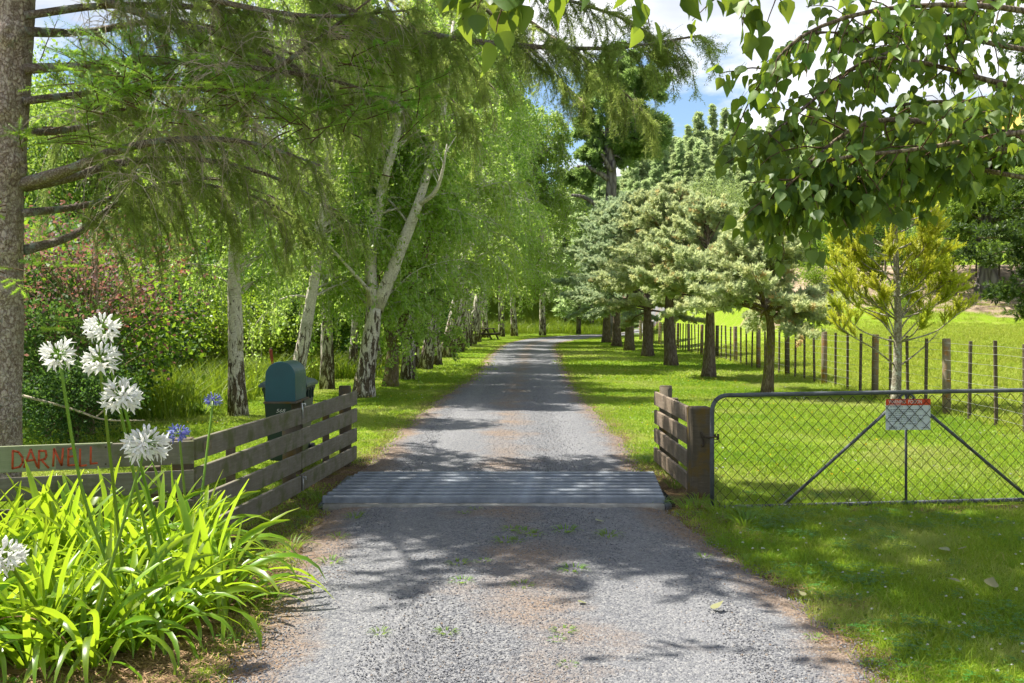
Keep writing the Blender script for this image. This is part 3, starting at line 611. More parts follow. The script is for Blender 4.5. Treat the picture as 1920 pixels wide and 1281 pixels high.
tag(o, 'tiny yellow flowers scattered over the lawn', 'flowers', kind='stuff')
# loose stones of the drive
stones = []
for k in range(6):
    bm = bmesh.new(); bmesh.ops.create_icosphere(bm, subdivisions=1, radius=1.0)
    for vv in bm.verts: vv.co = Vector((vv.co.x * random.Random(k).uniform(0.8, 1.3), vv.co.y * 0.85, vv.co.z * 0.55)) * (1 + 0.28 * mnoise.noise(vv.co * 1.7 + Vector((k * 3.1, 0, 0))))
    q = bpy.data.meshes.new('stone'); bm.to_mesh(q); bm.free(); stones.append(q)
n = 130000; p = np.c_[rng.uniform(-1.75, 1.9, n), 4.0 + 22 * rng.random(n) ** 2.6]
s = drive_sd(p); k = (s < -0.02 + 0.10 * rng.normal(0, 1, n)) & ~((p[:, 1] > 8.35) & (p[:, 1] < 9.95)); p = p[k]
sz = 0.0028 + 0.0048 * rng.random(len(p)) ** 2.6
uu = np.clip((p[:, 0] + 1.5) / 3.1, 0, 1); kp = (np.abs(np.abs(uu - 0.5) * 2 - 0.54) > 0.13) | (rng.random(len(p)) < 0.55); p, sz, uu = p[kp], sz[kp], uu[kp]
o = gn_scatter('loose_gravel', np.c_[p, np.interp(uu, u, crown) + sz * 0.25], rng.uniform(-0.6, 6.28, (len(p), 3)) * [0.12, 0.12, 1], sz, stones, M['stone'])
tag(o, 'loose grey gravel stones on the drive in the foreground', 'gravel', kind='stuff')
# dry needles and litter along the edges
g = G(); n = 40
g.scatter([(-0.5, 0.04, 0), (-0.5, -0.04, 0), (0.5, -0.02, 0.04), (0.5, 0.02, 0.04)], [np.array([[0, 1, 2, 3]])], np.c_[rng.normal(0, 0.07, (n, 2)), rng.uniform(0.003, 0.012, n)], np.c_[rng.normal(0, 1, (n, 2)), np.zeros(n)], np.tile((0, 0, 1.0), (n, 1)), rng.uniform(0.015, 0.05, n))
lm = g.mesh('litter')
p = np.c_[rng.uniform(-2.6, 2.2, 5200), rng.uniform(4.2, 26, 5200)]; s = drive_sd(p)
acr_ = np.abs(s); k = ((acr_ < 0.22) & (rng.random(len(p)) < 0.8)) | ((s < -1.25) & (rng.random(len(p)) < 0.25)) | ((np.abs(p[:, 0] + 1.9) < 0.5) & (p[:, 1] < 11)) | ((np.abs(p[:, 0] - 1.55) < 0.3) & (p[:, 1] < 11) & (p[:, 1] > 7.2))
k &= ~((s < 0.1) & (p[:, 1] > 8.35) & (p[:, 1] < 9.95)); p = p[k]
o = gn_scatter('dry_litter', np.c_[p, np.full(len(p), 0.012)], rz_rots(len(p)), rng.uniform(0.7, 1.3, len(p)), [lm], M['litter'])
tag(o, 'brown dry needles and litter along the drive edges', 'litter', kind='stuff')
p = np.c_[rng.uniform(-3.6, -1.3, 900), rng.uniform(4.2, 6.3, 900)]; p = p[drive_sd(p) > 0.05]
o = gn_scatter('bed_litter', np.c_[p, np.full(len(p), 0.008)], rz_rots(len(p)), rng.uniform(1.0, 2.2, len(p)), [lm], M['litter'])
tag(o, 'brown leaf litter on the soil under the strap-leaved plants', 'litter', kind='stuff')

# ------------------------------------------------------------------ cattle grid
grid = thing('cattle_grid', 'grey steel pipe cattle grid across the gravel drive between the wing fences', 'cattle grid', (0, 0, 0))
NR = 9; y0g, y1g = 8.56, 9.86
for k in range(NR):
    t = k / (NR - 1); y = y0g + (y1g - y0g) * t; xl, xr = -1.63 + 0.10 * t, 1.31 + 0.10 * t
    obj('rail', chamfer('rail', xr - xl, 0.050, 0.085, 0.010), M['rail'], grid, ((xl + xr) / 2, y, 0.046 + 0.002 * (k % 2)))
for xc in (-1.62, -0.15, 1.33):
    g = G(); g.box((xc - 0.03, y0g - 0.09, -0.03), (xc + 0.03, y1g + 0.12, 0.030)); obj('bearer', g, M['galv'], grid)
g = G(); g.box((-1.58, y0g - 0.03, -0.03), (1.40, y1g + 0.03, 0.022)); obj('pit_shade_plate', g, M['pit'], grid)  # dark plate just under the rails, painted as the pit's shade
g = G()
for y, x0, x1 in ((y0g - 0.095, -1.6, 1.29), (y1g + 0.095, -1.56, 1.4)):
    g.box((x0, y - 0.05, -0.05), (x1, y + 0.05, 0.034))
bmq = g.mesh('footing'); obj('footing', bmq, M['concrete'], grid)

# ------------------------------------------------------------------ wing fences
def board(parent, p0, p1, zt, h, th, mat, off=0.0, name='board', tilt=0.0):
    p0 = np.array(p0, float); p1 = np.array(p1, float); d = p1 - p0; L = np.linalg.norm(d); ang = math.atan2(d[1], d[0])
    c = (p0 + p1) / 2 + np.array([math.sin(ang), -math.cos(ang)]) * off
    me = chamfer(name, L, th, h, 0.004)
    for vv in me.vertices:                            # slight warp
        vv.co.z += 0.004 * math.sin(vv.co.x * 2.1 + zt * 9); vv.co.y += 0.003 * math.sin(vv.co.x * 1.7 + zt * 5)
    return obj(name, me, mat, parent, (c[0], c[1], zt - h / 2), (0, tilt, ang))
def post(parent, x, y, h, r, mat, square=False, ztop=None, name='post', rz=0.0):
    if square:
        me = chamfer(name, r * 2, r * 2, h + 0.2, 0.005); return obj(name, me, mat, parent, (x, y, (h - 0.2) / 2), (0, 0, rz))
    g = G(); fl = lambda t, a: 1 + 0.04 * np.sin(a * 3 + t * 4 + x) + 0.03 * np.sin(a * 7 + t * 9)
    g.tube(np.array([(0, 0, -0.2), (0, 0, h * 0.5), (0, 0, h - 0.008)]), r, 14, flare=fl); g.tube(np.array([(0, 0, h - 0.01), (0, 0, h)]), np.array([r * 0.97, r * 0.93]), 14)
    return obj(name, g, mat, parent, (x, y, 0))
TOPS = [0.806, 0.604, 0.402, 0.199]; BH = 0.146
CR, MD, EN = np.array((-2.15, 6.74)), np.array((-1.905, 8.95)), np.array((-1.725, 10.97))
lf_ = thing('rail_fence', 'weathered grey timber rail fence with a corner on the left of the grid', 'fence')
for i, zt in enumerate(TOPS):
    gap = unit(MD - CR) * 0.008
    board(lf_, CR, MD - gap, zt, BH, 0.032, M['board'], 0.0)
    board(lf_, MD + gap + np.array((0, 0.0)), EN, zt + (0.006 if i % 2 else -0.003), BH, 0.032, M['board'], 0.002)
FL = np.array((-5.6, 5.64))
fdir = unit(CR - FL)
for i, zt in enumerate(TOPS):
    board(lf_, FL, CR - fdir * 0.002 + np.array((0.01, -0.03)), zt - 0.004, BH if i else 0.155, 0.034, M['board'], 0.03)
for (q, r, sq, hh) in ((CR + (-0.1, 0.07), 0.062, True, 0.80), (CR * 0.62 + MD * 0.38 + (-0.085, 0), 0.032, True, 0.74), (MD + (-0.10, 0), 0.06, False, 0.70), (MD * 0.45 + EN * 0.55 + (-0.075, 0), 0.032, True, 0.78), (EN + (-0.09, -0.14), 0.066, False, 0.872)):
    post(lf_, q[0], q[1], hh, r, M['post'], sq, rz=0.1)
for q in (FL * 0.36 + CR * 0.64, FL * 0.08 + CR * 0.92):
    post(lf_, q[0] - 0.01, q[1] + 0.10, 0.62, 0.05, M['post'], True, rz=0.3)
g = G(); g.tube(np.array([(0, 0, 0), (0.006, -0.004, 0.06), (0.0, 0, 0.13)]), 0.006, 6); g.tube(np.array([(0, 0, 0.12), (0.03, -0.01, 0.13), (0.03, -0.01, 0.10)]), 0.006, 6)
obj('wire_tie', g, M['bright_wire'], lf_, (MD[0] + 0.024, MD[1], 0.06)); obj('wire_tie', g.mesh('wire_tie'), M['bright_wire'], lf_, (MD[0] + 0.02, MD[1], 0.72))
# plaque on the top board near the corner
pq = CR + (MD - CR) * 0.075; ang = math.atan2(*(MD - CR)[::-1]); nrm = np.array([math.sin(ang), -math.cos(ang)])
plaque = thing('name_plaque', 'small tarnished rectangular plaque on the fence board beside the corner', 'plaque', (*(pq + nrm * 0.0175), 0.735), ang)
obj('plate', chamfer('plate', 0.12, 0.006, 0.066, 0.0015), M['plaque'], plaque)
g = G()
for a_, b_ in (((-0.06, -0.033), (0.06, -0.028)), ((-0.06, 0.028), (0.06, 0.033)), ((-0.06, -0.028), (-0.055, 0.028)), ((0.055, -0.028), (0.06, 0.028))): g.box((a_[0], -0.006, a_[1]), (b_[0], -0.003, b_[1]))
obj('plate_frame', g, M['post_pale'], plaque)
def ribbon(g, P, w, y, th=0.002):
    P = np.asarray(P, float)
    for a, b in zip(P[:-1], P[1:]):
        d = unit(b - a); nn = np.array([-d[1], d[0]]) * w / 2; a2, b2 = a - d * w * 0.25, b + d * w * 0.25
        q = [a2 - nn, b2 - nn, b2 + nn, a2 + nn]; V = [(p_[0], y - th, p_[1]) for p_ in q] + [(p_[0], y, p_[1]) for p_ in q]
        g.add(V, np.array([(0, 1, 2, 3), (7, 6, 5, 4), (0, 4, 5, 1), (1, 5, 6, 2), (2, 6, 7, 3), (3, 7, 4, 0)]))
for k, st in enumerate(([(-0.035, -0.015), (-0.035, 0.018)], [(-0.018, 0.018), (-0.012, -0.015), (0.004, -0.015), (0.006, 0.018)], [(0.036, 0.016), (0.02, 0.016), (0.02, 0.0), (0.036, 0.0), (0.036, -0.016), (0.02, -0.016)])):
    g = G(); ribbon(g, st, 0.006, -0.0035); obj('raised_mark', g, M['post_pale'], plaque)

# name board with hand painted letters
ang = math.atan2(fdir[1], fdir[0]); nrm = np.array([math.sin(ang), -math.cos(ang)])
def on_front(px, z=0.72):                             # where a photo column meets the front of the fence
    k = (px - 960) / F_PX; b0 = FL + nrm * 0.05
    t = (k * b0[1] - b0[0]) / (fdir[0] - k * fdir[1]); return t
tA, tB = on_front(-26), on_front(211); Ls = tB - tA
cs = FL + fdir * (tA + tB) / 2 + nrm * 0.058
sign = thing('name_sign', 'faded green board with red hand-painted letters fixed to the front fence', 'sign', (cs[0], cs[1], 0.722), ang)
obj('panel', chamfer('panel', Ls, 0.022, 0.168, 0.003), M['sign_wood'], sign)
letters = {'D': [[(0.02, 0), (0.05, 1)], [(0.05, 1), (0.5, 0.92), (0.82, 0.62), (0.85, 0.3), (0.6, 0.07), (0.02, 0)]],
 'A': [[(0, 0), (0.48, 1), (0.95, 0)], [(0.2, 0.36), (0.8, 0.4)]], 'R': [[(0.05, 0), (0.1, 1)], [(0.1, 1), (0.65, 0.97), (0.72, 0.72), (0.6, 0.52), (0.08, 0.45)], [(0.3, 0.47), (0.9, 0.0)]],
 'N': [[(0.02, 0), (0.1, 1), (0.78, 0.02), (0.9, 1.0)]], 'E': [[(0.75, 1), (0.1, 0.98), (0.08, 0.02), (0.78, 0.04)], [(0.1, 0.52), (0.6, 0.55)]], 'L': [[(0.1, 1), (0.08, 0.03), (0.72, 0.05)]]}
spans = {0: (24, 47), 1: (46, 72), 2: (72, 94), 3: (100, 121), 4: (127, 147), 5: (149, 168), 6: (169, 188)}
for k, ch in enumerate('DARNELL'):
    x0, x1 = [on_front(q) - (tA + tB) / 2 for q in spans[k]]; g = G(); jit = 0.006 * math.sin(k * 2.3)
    for st in letters[ch]: ribbon(g, [(x0 + (x1 - x0) * a_, -0.058 + jit + 0.112 * b_) for a_, b_ in st], 0.0125, -0.0112)
    obj('letter', g, M['red_paint'], sign)
for sx in (-1, 1):
    for szz in (-1, 1):
        g = G(); g.tube(np.array([(0, 0.002, 0), (0, -0.003, 0)]), 0.006, 8); obj('nail', g, M['wire'], sign, (sx * (Ls / 2 - 0.04), -0.012, szz * 0.055))

rf = thing('rail_fence', 'short brown timber rail fence on the right of the grid', 'fence')
RA, RB = np.array((1.572, 10.92)), np.array((1.612, 9.10))
for i, zt in enumerate(TOPS): board(rf, RA, RB, zt - 0.002 * i, BH, 0.034, M['board_brown'], 0.0, tilt=0.0)
post(rf, RA[0] + 0.095, RA[1] - 0.12, 0.875, 0.068, M['post'])
post(rf, RA[0] * 0.5 + RB[0] * 0.5 + 0.06, (RA[1] + RB[1]) / 2 + 0.1, 0.80, 0.033, M['post'], True)
gp = thing('gate_post', 'thick dark weathered timber gate post at the chain-link gate', 'post', (1.678, 8.93, 0))
me = chamfer('post_body', 0.185, 0.17, 1.03, 0.014)
obj('post_body', me, M['post'], gp, (0, 0, 0.305), (0, 0, 0.05))
g = G(); g.tube(smooth_path([(0.0, -0.09, 0.60), (0.01, -0.10, 0.56), (0.03, -0.098, 0.52), (0.012, -0.10, 0.47)], 10), 0.008, 6); obj('hook', g, M['wire'], gp)
g = G(); g.tube(smooth_path([(0.02, -0.088, 0.56), (0.08, -0.092, 0.545), (0.16, -0.12, 0.53), (0.10, -0.11, 0.50)], 10), 0.004, 5); obj('chain', g, M['wire'], gp)

# ------------------------------------------------------------------ chain-link gate and its warning sign
GL, GR_ = np.array((1.70, 8.46)), np.array((5.25, 8.74))
gdir = unit(GR_ - GL); Lg = float(np.linalg.norm(GR_ - GL)); gang = math.atan2(gdir[1], gdir[0])
gate = thing('chain_link_gate', 'sagging grey pipe gate with chain-link wire standing right of the gate post', 'gate', (GL[0], GL[1], 0.0), gang)
slope = 0.010                                          # the free end hangs lower
zb = lambda x: 0.004 + slope * x; zt_ = lambda x: 0.958 + slope * x
pr = 0.0185
K = [(0.0, 0, zb(0) + 0.02), (0.0, 0, 0.5), (0.0, 0, zt_(0) - 0.17)] + [(0.13 - 0.13 * math.cos(a_), 0, zt_(0) - 0.13 + 0.13 * math.sin(a_)) for a_ in np.linspace(0.0, math.pi / 2, 7)] + [(Lg * q, 0, zt_(Lg * q)) for q in (0.2, 0.5, 0.8, 1.0)]
g = G(); g.tube(np.array(K), pr, 10); obj('frame_tube', g, M['galv'], gate, smooth=True)
g = G(); g.tube(np.array([(0.02, 0, zb(0)), (Lg * 0.5, 0, zb(Lg * 0.5)), (Lg, 0, zb(Lg))]), pr, 10); obj('bottom_rail', g, M['galv'], gate, smooth=True)
g = G(); g.tube(np.array([(Lg, 0, zb(Lg)), (Lg, 0, 0.5), (Lg, 0, zt_(Lg))]), pr, 10); obj('end_stile', g, M['galv'], gate, smooth=True)
def gx_of(px): k = (px - 960) / F_PX; return (k * GL[1] - GL[0]) / (gdir[0] - k * gdir[1])
xm = gx_of(1700)
for nm, a_, b_, rr_ in (('upright', (xm, zt_(xm)), (xm, zb(xm)), 0.012), ('brace', (xm - 0.05, zt_(xm) - 0.06), (gx_of(1468), zb(0.6)), 0.0145), ('brace', (xm + 0.05, zt_(xm) - 0.06), (gx_of(1934), zb(2.6)), 0.0145)):
    g = G(); g.tube(np.array([(a_[0], 0.012, a_[1]), ((a_[0] + b_[0]) / 2, 0.012, (a_[1] + b_[1]) / 2), (b_[0], 0.012, b_[1])]), rr_, 8); obj(nm, g, M['galv'], gate, smooth=True)
g = G(); g.tube(np.array([(xm - 0.075 * math.cos(a_), 0.0, zt_(xm) - 0.085 + 0.075 * math.sin(a_)) for a_ in np.linspace(0, math.pi, 12)]), 0.0095, 8); obj('bracket_loop', g, M['galv'], gate, smooth=True)
g = G(); g.box((-0.005, -0.02, 0.60), (0.05, 0.01, 0.612)); g.box((0.045, -0.02, 0.585), (0.056, 0.01, 0.63)); g.box((0.02, -0.02, 0.612), (0.028, 0.0, 0.63)); g.tube(np.array([(-0.06, -0.01, 0.605), (0.0, -0.012, 0.60)]), 0.008, 6); obj('latch', g, M['wire'], gate)
cell, hp = 0.0505, 0.0525
nseg = int(0.96 / hp); nz_ = nseg + 1
def zig(flip):
    g = G(); P = []
    for k in range(nz_):
        s_ = (k + flip) % 2; P.append((cell * s_ * 1.04 - 0.02 * cell, 0.003 * (1 if s_ else -1), zt_(0) - 0.026 - k * hp))
    g.tube(np.array(P), 0.0032, 4, cap=False); return g.mesh('wire')
zg = [zig(0), zig(1)]
for k in range(int((Lg - 0.02) / cell)):
    obj('wire', zg[k % 2], M['wire'], gate, (0.012 + k * cell, -0.016, slope * k * cell))
# warning sign hangs behind the mesh
dgt = np.array([gdir[0], gdir[1]])
xc = (gx_of(1660) + gx_of(1744)) / 2; ws_w = gx_of(1744) - gx_of(1660)
pc = GL + dgt * xc; Yc = pc[1]; z_t = CAM_H - (748 - HORIZON) * Yc / F_PX; z_b = CAM_H - (806 - HORIZON) * Yc / F_PX; hs_ = z_t - z_b
ws = thing('warning_sign', 'white warning sign with a red band and white lettering behind the gate wire', 'sign', (pc[0], pc[1], (z_t + z_b) / 2), gang)
obj('panel', chamfer('panel', ws_w, 0.003, hs_, 0.0008), M['sign_white'], ws, (0, -0.006, 0))
bandh = hs_ * 0.205
obj('header_band', chamfer('header_band', ws_w * 0.998, 0.002, bandh, 0.0005), M['sign_red'], ws, (0, -0.0087, hs_ / 2 - bandh / 2))
def text_mesh(txt, size, shear=0.0, space=1.0):
    cu = bpy.data.curves.new('lettering', 'FONT'); cu.body = txt; cu.size = size; cu.shear = shear; cu.space_character = space; cu.extrude = 0.0006; cu.resolution_u = 3
    t = bpy.data.objects.new('lettering', cu); C.objects.link(t); bpy.context.view_layer.update()
    me = bpy.data.meshes.new_from_object(t.evaluated_get(bpy.context.evaluated_depsgraph_get())); bpy.data.objects.remove(t); me.materials.clear(); return me
def lettering(txt, size, loc, mat, parent, shear=0.0, space=1.0, width=None):
    me = text_mesh(txt, size, shear, space); o = obj('lettering', me, mat, parent, loc, (R(90), 0, 0))
    if width:
        w = max(v_.co.x for v_ in me.vertices) - min(v_.co.x for v_ in me.vertices); o.scale = (width / w, 1, 1)
    return o
lettering('WARNING', 0.046, (-ws_w * 0.44, -0.0105, hs_ / 2 - bandh * 0.72), M['white_paint'], ws, width=ws_w * 0.38)
lettering('POISON', 0.046, (-ws_w * 0.005, -0.0105, hs_ / 2 - bandh * 0.72), M['white_paint'], ws, width=ws_w * 0.30)
rl = random.Random(4)
g = G(); x = -ws_w * 0.44
while x < -ws_w * 0.17: wd = rl.uniform(0.006, 0.018); g.box((x, -0.0102, hs_ / 2 - bandh * 0.95), (x + wd, -0.0098, hs_ / 2 - bandh * 0.86)); x += wd + 0.004
obj('print_line', g, M['white_paint'], ws)
for zf, x0, x1 in [(0.25, -0.4, -0.12), (0.345, -0.44, 0.33), (0.415, -0.38, 0.2), (0.475, -0.44, -0.02), (0.535, -0.44, 0.44), (0.595, -0.44, 0.2), (0.65, -0.4, 0.36), (0.715, -0.44, 0.27), (0.80, -0.2, 0.18), (0.905, -0.44, -0.16), (0.95, -0.42, -0.24), (0.93, 0.3, 0.45)]:
    g = G(); x = x0 * ws_w
    while x < x1 * ws_w:
        wd = rl.uniform(0.006, 0.024); g.box((x, -0.0082, hs_ / 2 - hs_ * zf - 0.003), (min(x + wd, x1 * ws_w), -0.0078, hs_ / 2 - hs_ * zf + 0.003)); x += wd + rl.uniform(0.004, 0.007)
    obj('print_line', g, M['sign_text'], ws)

# ------------------------------------------------------------------ post and wire fence along the paddock
wf = thing('wire_fence', 'long post and wire fence with battens between lawn and paddock', 'fence')
fx = lambda y: FENCE_A + FENCE_B * y
step = 0.875; k0 = -5
pg = G(); pg.tube(np.array([(0, 0, -0.2), (0, 0, 0.6), (0, 0, 1.24), (0, 0, 1.255)]), np.array([0.068, 0.067, 0.066, 0.06]), 12, flare=lambda t, a: 1 + 0.05 * np.sin(3 * a + 2 * t)); pmesh = pg.mesh('post')
pmesh2 = pmesh.copy()
bmesh_ = chamfer('batten', 0.048, 0.042, 1.30, 0.004)
k = k0
while True:
    y = 16.4 + k * step
    if y > 66: break
    x = fx(y); z = gzs(x, y); r_ = random.Random(k)
    if k % 4 == 0:
        mt = 'post_pale' if (k // 4) % 3 != 0 or k == 0 else 'post'
        me = pmesh if mt == 'post_pale' else pmesh2
        obj('post', me, M[mt], wf, (x, y, z), (r_.uniform(-.015, .015), r_.uniform(-.015, .015), r_.uniform(0, 6)))
    else:
        obj('batten', bmesh_, M['batten'], wf, (x, y, z + 0.60 + r_.uniform(-.02, .02)), (r_.uniform(-.02, .02), r_.uniform(-.02, .02), r_.uniform(-.15, .15)))
    k += 1
for h in (0.12, 0.28, 0.44, 0.59, 0.74, 0.90, 1.06, 1.18):
    g = G(); Yw = np.linspace(11.6, 66, 80); g.tube(np.c_[fx(Yw) - 0.05, Yw, gz(fx(Yw), Yw) + h + 0.006 * np.sin(Yw * 3.6)], 0.0026, 3, cap=False); obj('wire', g, M['bright_wire'], wf)
# strainer posts and pale gate posts at the far end of the fence
fg = thing('far_gate', 'pale boarded gate posts beside the bend at the far end of the wire fence', 'gate', (8.55, 69, 0))
for dx, w_, h_ in ((-0.25, 0.16, 1.3), (0.35, 0.16, 1.3), (0.85, 0.22, 1.25)): obj('post', chamfer('post', w_, w_, h_, 0.01), M['post_pale'], fg, (dx, 0, h_ / 2 - 0.05))
for zz_ in (0.35, 0.7, 1.05): obj('rail', chamfer('rail', 0.55, 0.04, 0.1, 0.005), M['white_paint'], fg, (0.05, -0.1, zz_))
# fence on top of the bank
bf = thing('bank_fence', 'thin dark post fence along the top of the bank behind the old tree', 'fence')
bm_ = chamfer('post', 0.07, 0.07, 1.3, 0.005)
BX = np.linspace(16.6, 31, 15); BYl = 47.2 - 0.10 * (BX - 16)
for x, y in zip(BX, BYl): obj('post', bm_, M['batten'], bf, (x, y, gzs(x, y) + 0.5), (0.02 * math.sin(x * 7), 0.03 * math.sin(x * 5), 0))
for h in (0.45, 0.75, 1.05):
    g = G(); g.tube(np.c_[BX, BYl, gz(BX, BYl) + h], 0.004, 3, cap=False); obj('wire', g, M['bright_wire'], bf)

# ------------------------------------------------------------------ letter box and wheelie bin behind the left fence
mb = thing('letter_box', 'blue-green arched metal letter box on a plank behind the left fence', 'letter box', (-2.325, 10.0, 0))
w2, hb, dep, z0m = 0.146, 0.245, 0.53, 0.775
prof = [(-w2, 0), (w2, 0), (w2, hb)] + [(w2 * math.cos(a_), hb + w2 * math.sin(a_)) for a_ in np.linspace(0, math.pi, 18)[1:-1]] + [(-w2, hb)]
def extr(prof, y0, y1, ends=(True, True)):
    n = len(prof); V = [(x_, y0, z_) for x_, z_ in prof] + [(x_, y1, z_) for x_, z_ in prof]
    bm = bmesh.new(); vv = [bm.verts.new(q) for q in V]
    for i in range(n): bm.faces.new((vv[i], vv[(i + 1) % n], vv[n + (i + 1) % n], vv[n + i]))
    if ends[0]: bm.faces.new(vv[:n][::-1])
    if ends[1]: bm.faces.new(vv[n:])
    bmesh.ops.recalc_face_normals(bm, faces=bm.faces); me = bpy.data.meshes.new('body'); bm.to_mesh(me); bm.free(); return me
obj('body', extr(prof, 0.012, dep), M['mailbox_side'], mb, (0, 0, z0m))
s_ = 1.035; prof2 = [(x_ * s_, (z_ - 0.17) * s_ + 0.17) for x_, z_ in prof]
dr_ = obj('door', extr(prof2, -0.012, 0.016), M['mailbox'], mb, (0, 0, z0m))
bv = dr_.modifiers.new('bevel', 'BEVEL'); bv.width = 0.006; bv.segments = 2; bv.limit_method = 'ANGLE'
obj('plank', chamfer('plank', 0.335, 0.60, 0.022, 0.004), M['post'], mb, (0.0, 0.27, z0m - 0.013))
obj('post', chamfer('post', 0.10, 0.10, 0.96, 0.006), M['post'], mb, (0.10, 0.30, 0.285))
bn = thing('wheelie_bin', 'dark green wheelie bin numbered 568 behind the letter box', 'bin', (-2.46, 11.0, 0), 0.0)
bm = bmesh.new(); lv = []
for z_, wx, wy in ((0.06, 0.175, 0.20), (0.45, 0.20, 0.235), (0.80, 0.222, 0.262), (0.835, 0.24, 0.285), (0.86, 0.24, 0.285)):
    lv.append([bm.verts.new(q) for q in ((-wx, -wy, z_), (wx, -wy, z_), (wx, wy, z_), (-wx, wy, z_))])
for a_, b_ in zip(lv[:-1], lv[1:]):
    for i in range(4): bm.faces.new((a_[i], a_[(i + 1) % 4], b_[(i + 1) % 4], b_[i]))
bm.faces.new(lv[0][::-1]); bm.faces.new(lv[-1])
bmesh.ops.bevel(bm, geom=bm.edges[:], offset=0.012, segments=2, affect='EDGES'); me = bpy.data.meshes.new('body'); bm.to_mesh(me); bm.free()
obj('body', me, M['bin'], bn)
bm = bmesh.new(); lv = []
for z_, wx, y0_, y1_ in ((0.862, 0.265, -0.325, 0.30), (0.895, 0.262, -0.32, 0.30), (0.925, 0.22, -0.25, 0.27), (0.945, 0.15, -0.15, 0.2)):
    lv.append([bm.verts.new(q) for q in ((-wx, y0_, z_), (wx, y0_, z_), (wx, y1_, z_), (-wx, y1_, z_))])
for a_, b_ in zip(lv[:-1], lv[1:]):
    for i in range(4): bm.faces.new((a_[i], a_[(i + 1) % 4], b_[(i + 1) % 4], b_[i]))
bm.faces.new(lv[0][::-1]); bm.faces.new(lv[-1])
bmesh.ops.bevel(bm, geom=bm.edges[:], offset=0.008, segments=2, affect='EDGES'); me = bpy.data.meshes.new('lid'); bm.to_mesh(me); bm.free()
lid = obj('lid', me, M['bin_lid'], bn)
for sx in (-0.14, 0.0, 0.14): obj('lid_rib', chamfer('lid_rib', 0.03, 0.40, 0.02, 0.006), M['bin_lid'], lid, (sx, 0.02, 0.945))
g = G(); g.tube(np.array([(-0.2, 0, 0), (0, 0, 0), (0.2, 0, 0)]), 0.016, 8); obj('handle', g, M['bin'], bn, (0, 0.335, 0.875))
for sy in (-0.16, -0.03, 0.1): obj('side_fin', chamfer('side_fin', 0.025, 0.02, 0.11, 0.004), M['bin'], bn, (0.236, sy, 0.785))
for sx in (-0.2, 0.2):
    g = G(); g.tube(np.array([(sx - 0.022, 0.25, 0.1), (sx + 0.022, 0.25, 0.1)]), 0.1, 18); obj('wheel', g, M['black'], bn, smooth=True)
lettering('568', 0.056, (-0.088, -0.2535, 0.588), M['white_paint'], bn, shear=0.25, width=0.098)
st = thing('marker_stake', 'short faded red marker stake in the long grass behind the letter box', 'stake', (-5.18, 21.6, gzs(-5.18, 21.6)))
obj('shaft', chamfer('shaft', 0.06, 0.04, 0.95, 0.004), M['stake_red'], st, (0, 0, 0.42), (0.03, -0.1, 0)); obj('tip', chamfer('tip', 0.062, 0.042, 0.06, 0.006), M['batten'], st, (-0.047, 0, 0.90), (0.03, -0.1, 0))

# picnic table by the bend
pt = thing('picnic_table', 'dark timber picnic table with benches on the lawn by the bend', 'picnic table', (-1.72, 66.0, gzs(-1.7, 66)), 1.15)
for yy in (-0.28, -0.095, 0.095, 0.28): obj('table_plank', chamfer('table_plank', 1.5, 0.17, 0.045, 0.008), M['table'], pt, (0, yy, 0.75))
for yy in (-0.75, -0.6, 0.6, 0.75): obj('bench_plank', chamfer('bench_plank', 1.5, 0.14, 0.045, 0.008), M['table'], pt, (0, yy, 0.44))
for sx in (-0.52, 0.52):
    for sy in (-1, 1): obj('leg', chamfer('leg', 0.05, 0.10, 0.92, 0.006), M['table'], pt, (sx, sy * 0.47, 0.37), (sy * 0.5, 0, 0))
    obj('cross_beam', chamfer('cross_beam', 0.05, 1.62, 0.10, 0.006), M['table'], pt, (sx + 0.05, 0, 0.37))
# ------------------------------------------------------------------ vegetation templates
RHOMB = ([(0, 0, 0), (0.45, 0.36, 0.06), (1, 0, -0.04), (0.45, -0.36, 0.06)], [np.array([[0, 1, 2, 3]])])
OVAL = ([(0, 0, 0), (0.3, 0.28, 0.05), (0.7, 0.24, 0.05), (1, 0, -0.06), (0.7, -0.24, 0.05), (0.3, -0.28, 0.05)], [np.array([[0, 1, 2, 3], [0, 3, 4, 5]])])
def brush(n, spread, w, seed=0, fwd=0.5, base=0.0):   # needles round a twig that runs along X, length 1
    r = np.random.default_rng(seed); V = []; Fq = []
    for i in range(n):
        x = base + (1 - base) * i / n; a = i * 2.4 + r.random(); rad = np.array([0, math.cos(a), math.sin(a)]); tip = np.array([x + fwd * spread, 0, 0]) + rad * spread * r.uniform(0.75, 1.1)
        t = np.cross(rad, (1, 0, 0)) * w; b = np.array([x, 0, 0]); k = len(V); V += [b + t, b - t, tip]; Fq.append((k, k + 1, k + 2))
    return np.array(V), [np.array(Fq)]
def tuft(n, cone, w, seed=0):                         # blades fanning from one point
    r = np.random.default_rng(seed); V = []; Fq = []
    for i in range(n):
        a = i * 2.4; c = cone * r.uniform(0.3, 1.0); d = np.array([math.cos(c), math.sin(c) * math.cos(a), math.sin(c) * math.sin(a)]); s = unit(np.cross(d, r.normal(0, 1, 3))) * w; L = r.uniform(0.7, 1.1)
        k = len(V); V += [np.zeros(3) - s * 0.4, d * L * 0.55 - s, d * L, d * L * 0.55 + s]; Fq.append((k, k + 1, k + 2, k + 3))
    return np.array(V), [np.array(Fq)]
BR_TWIG = brush(13, 0.25, 0.034, 1)
BR_FRESH = brush(34, 0.17, 0.022, 2, 0.35)
TUFT_C = tuft(9, 0.95, 0.11, 3)
TUFT_P = tuft(12, 1.1, 0.10, 4)

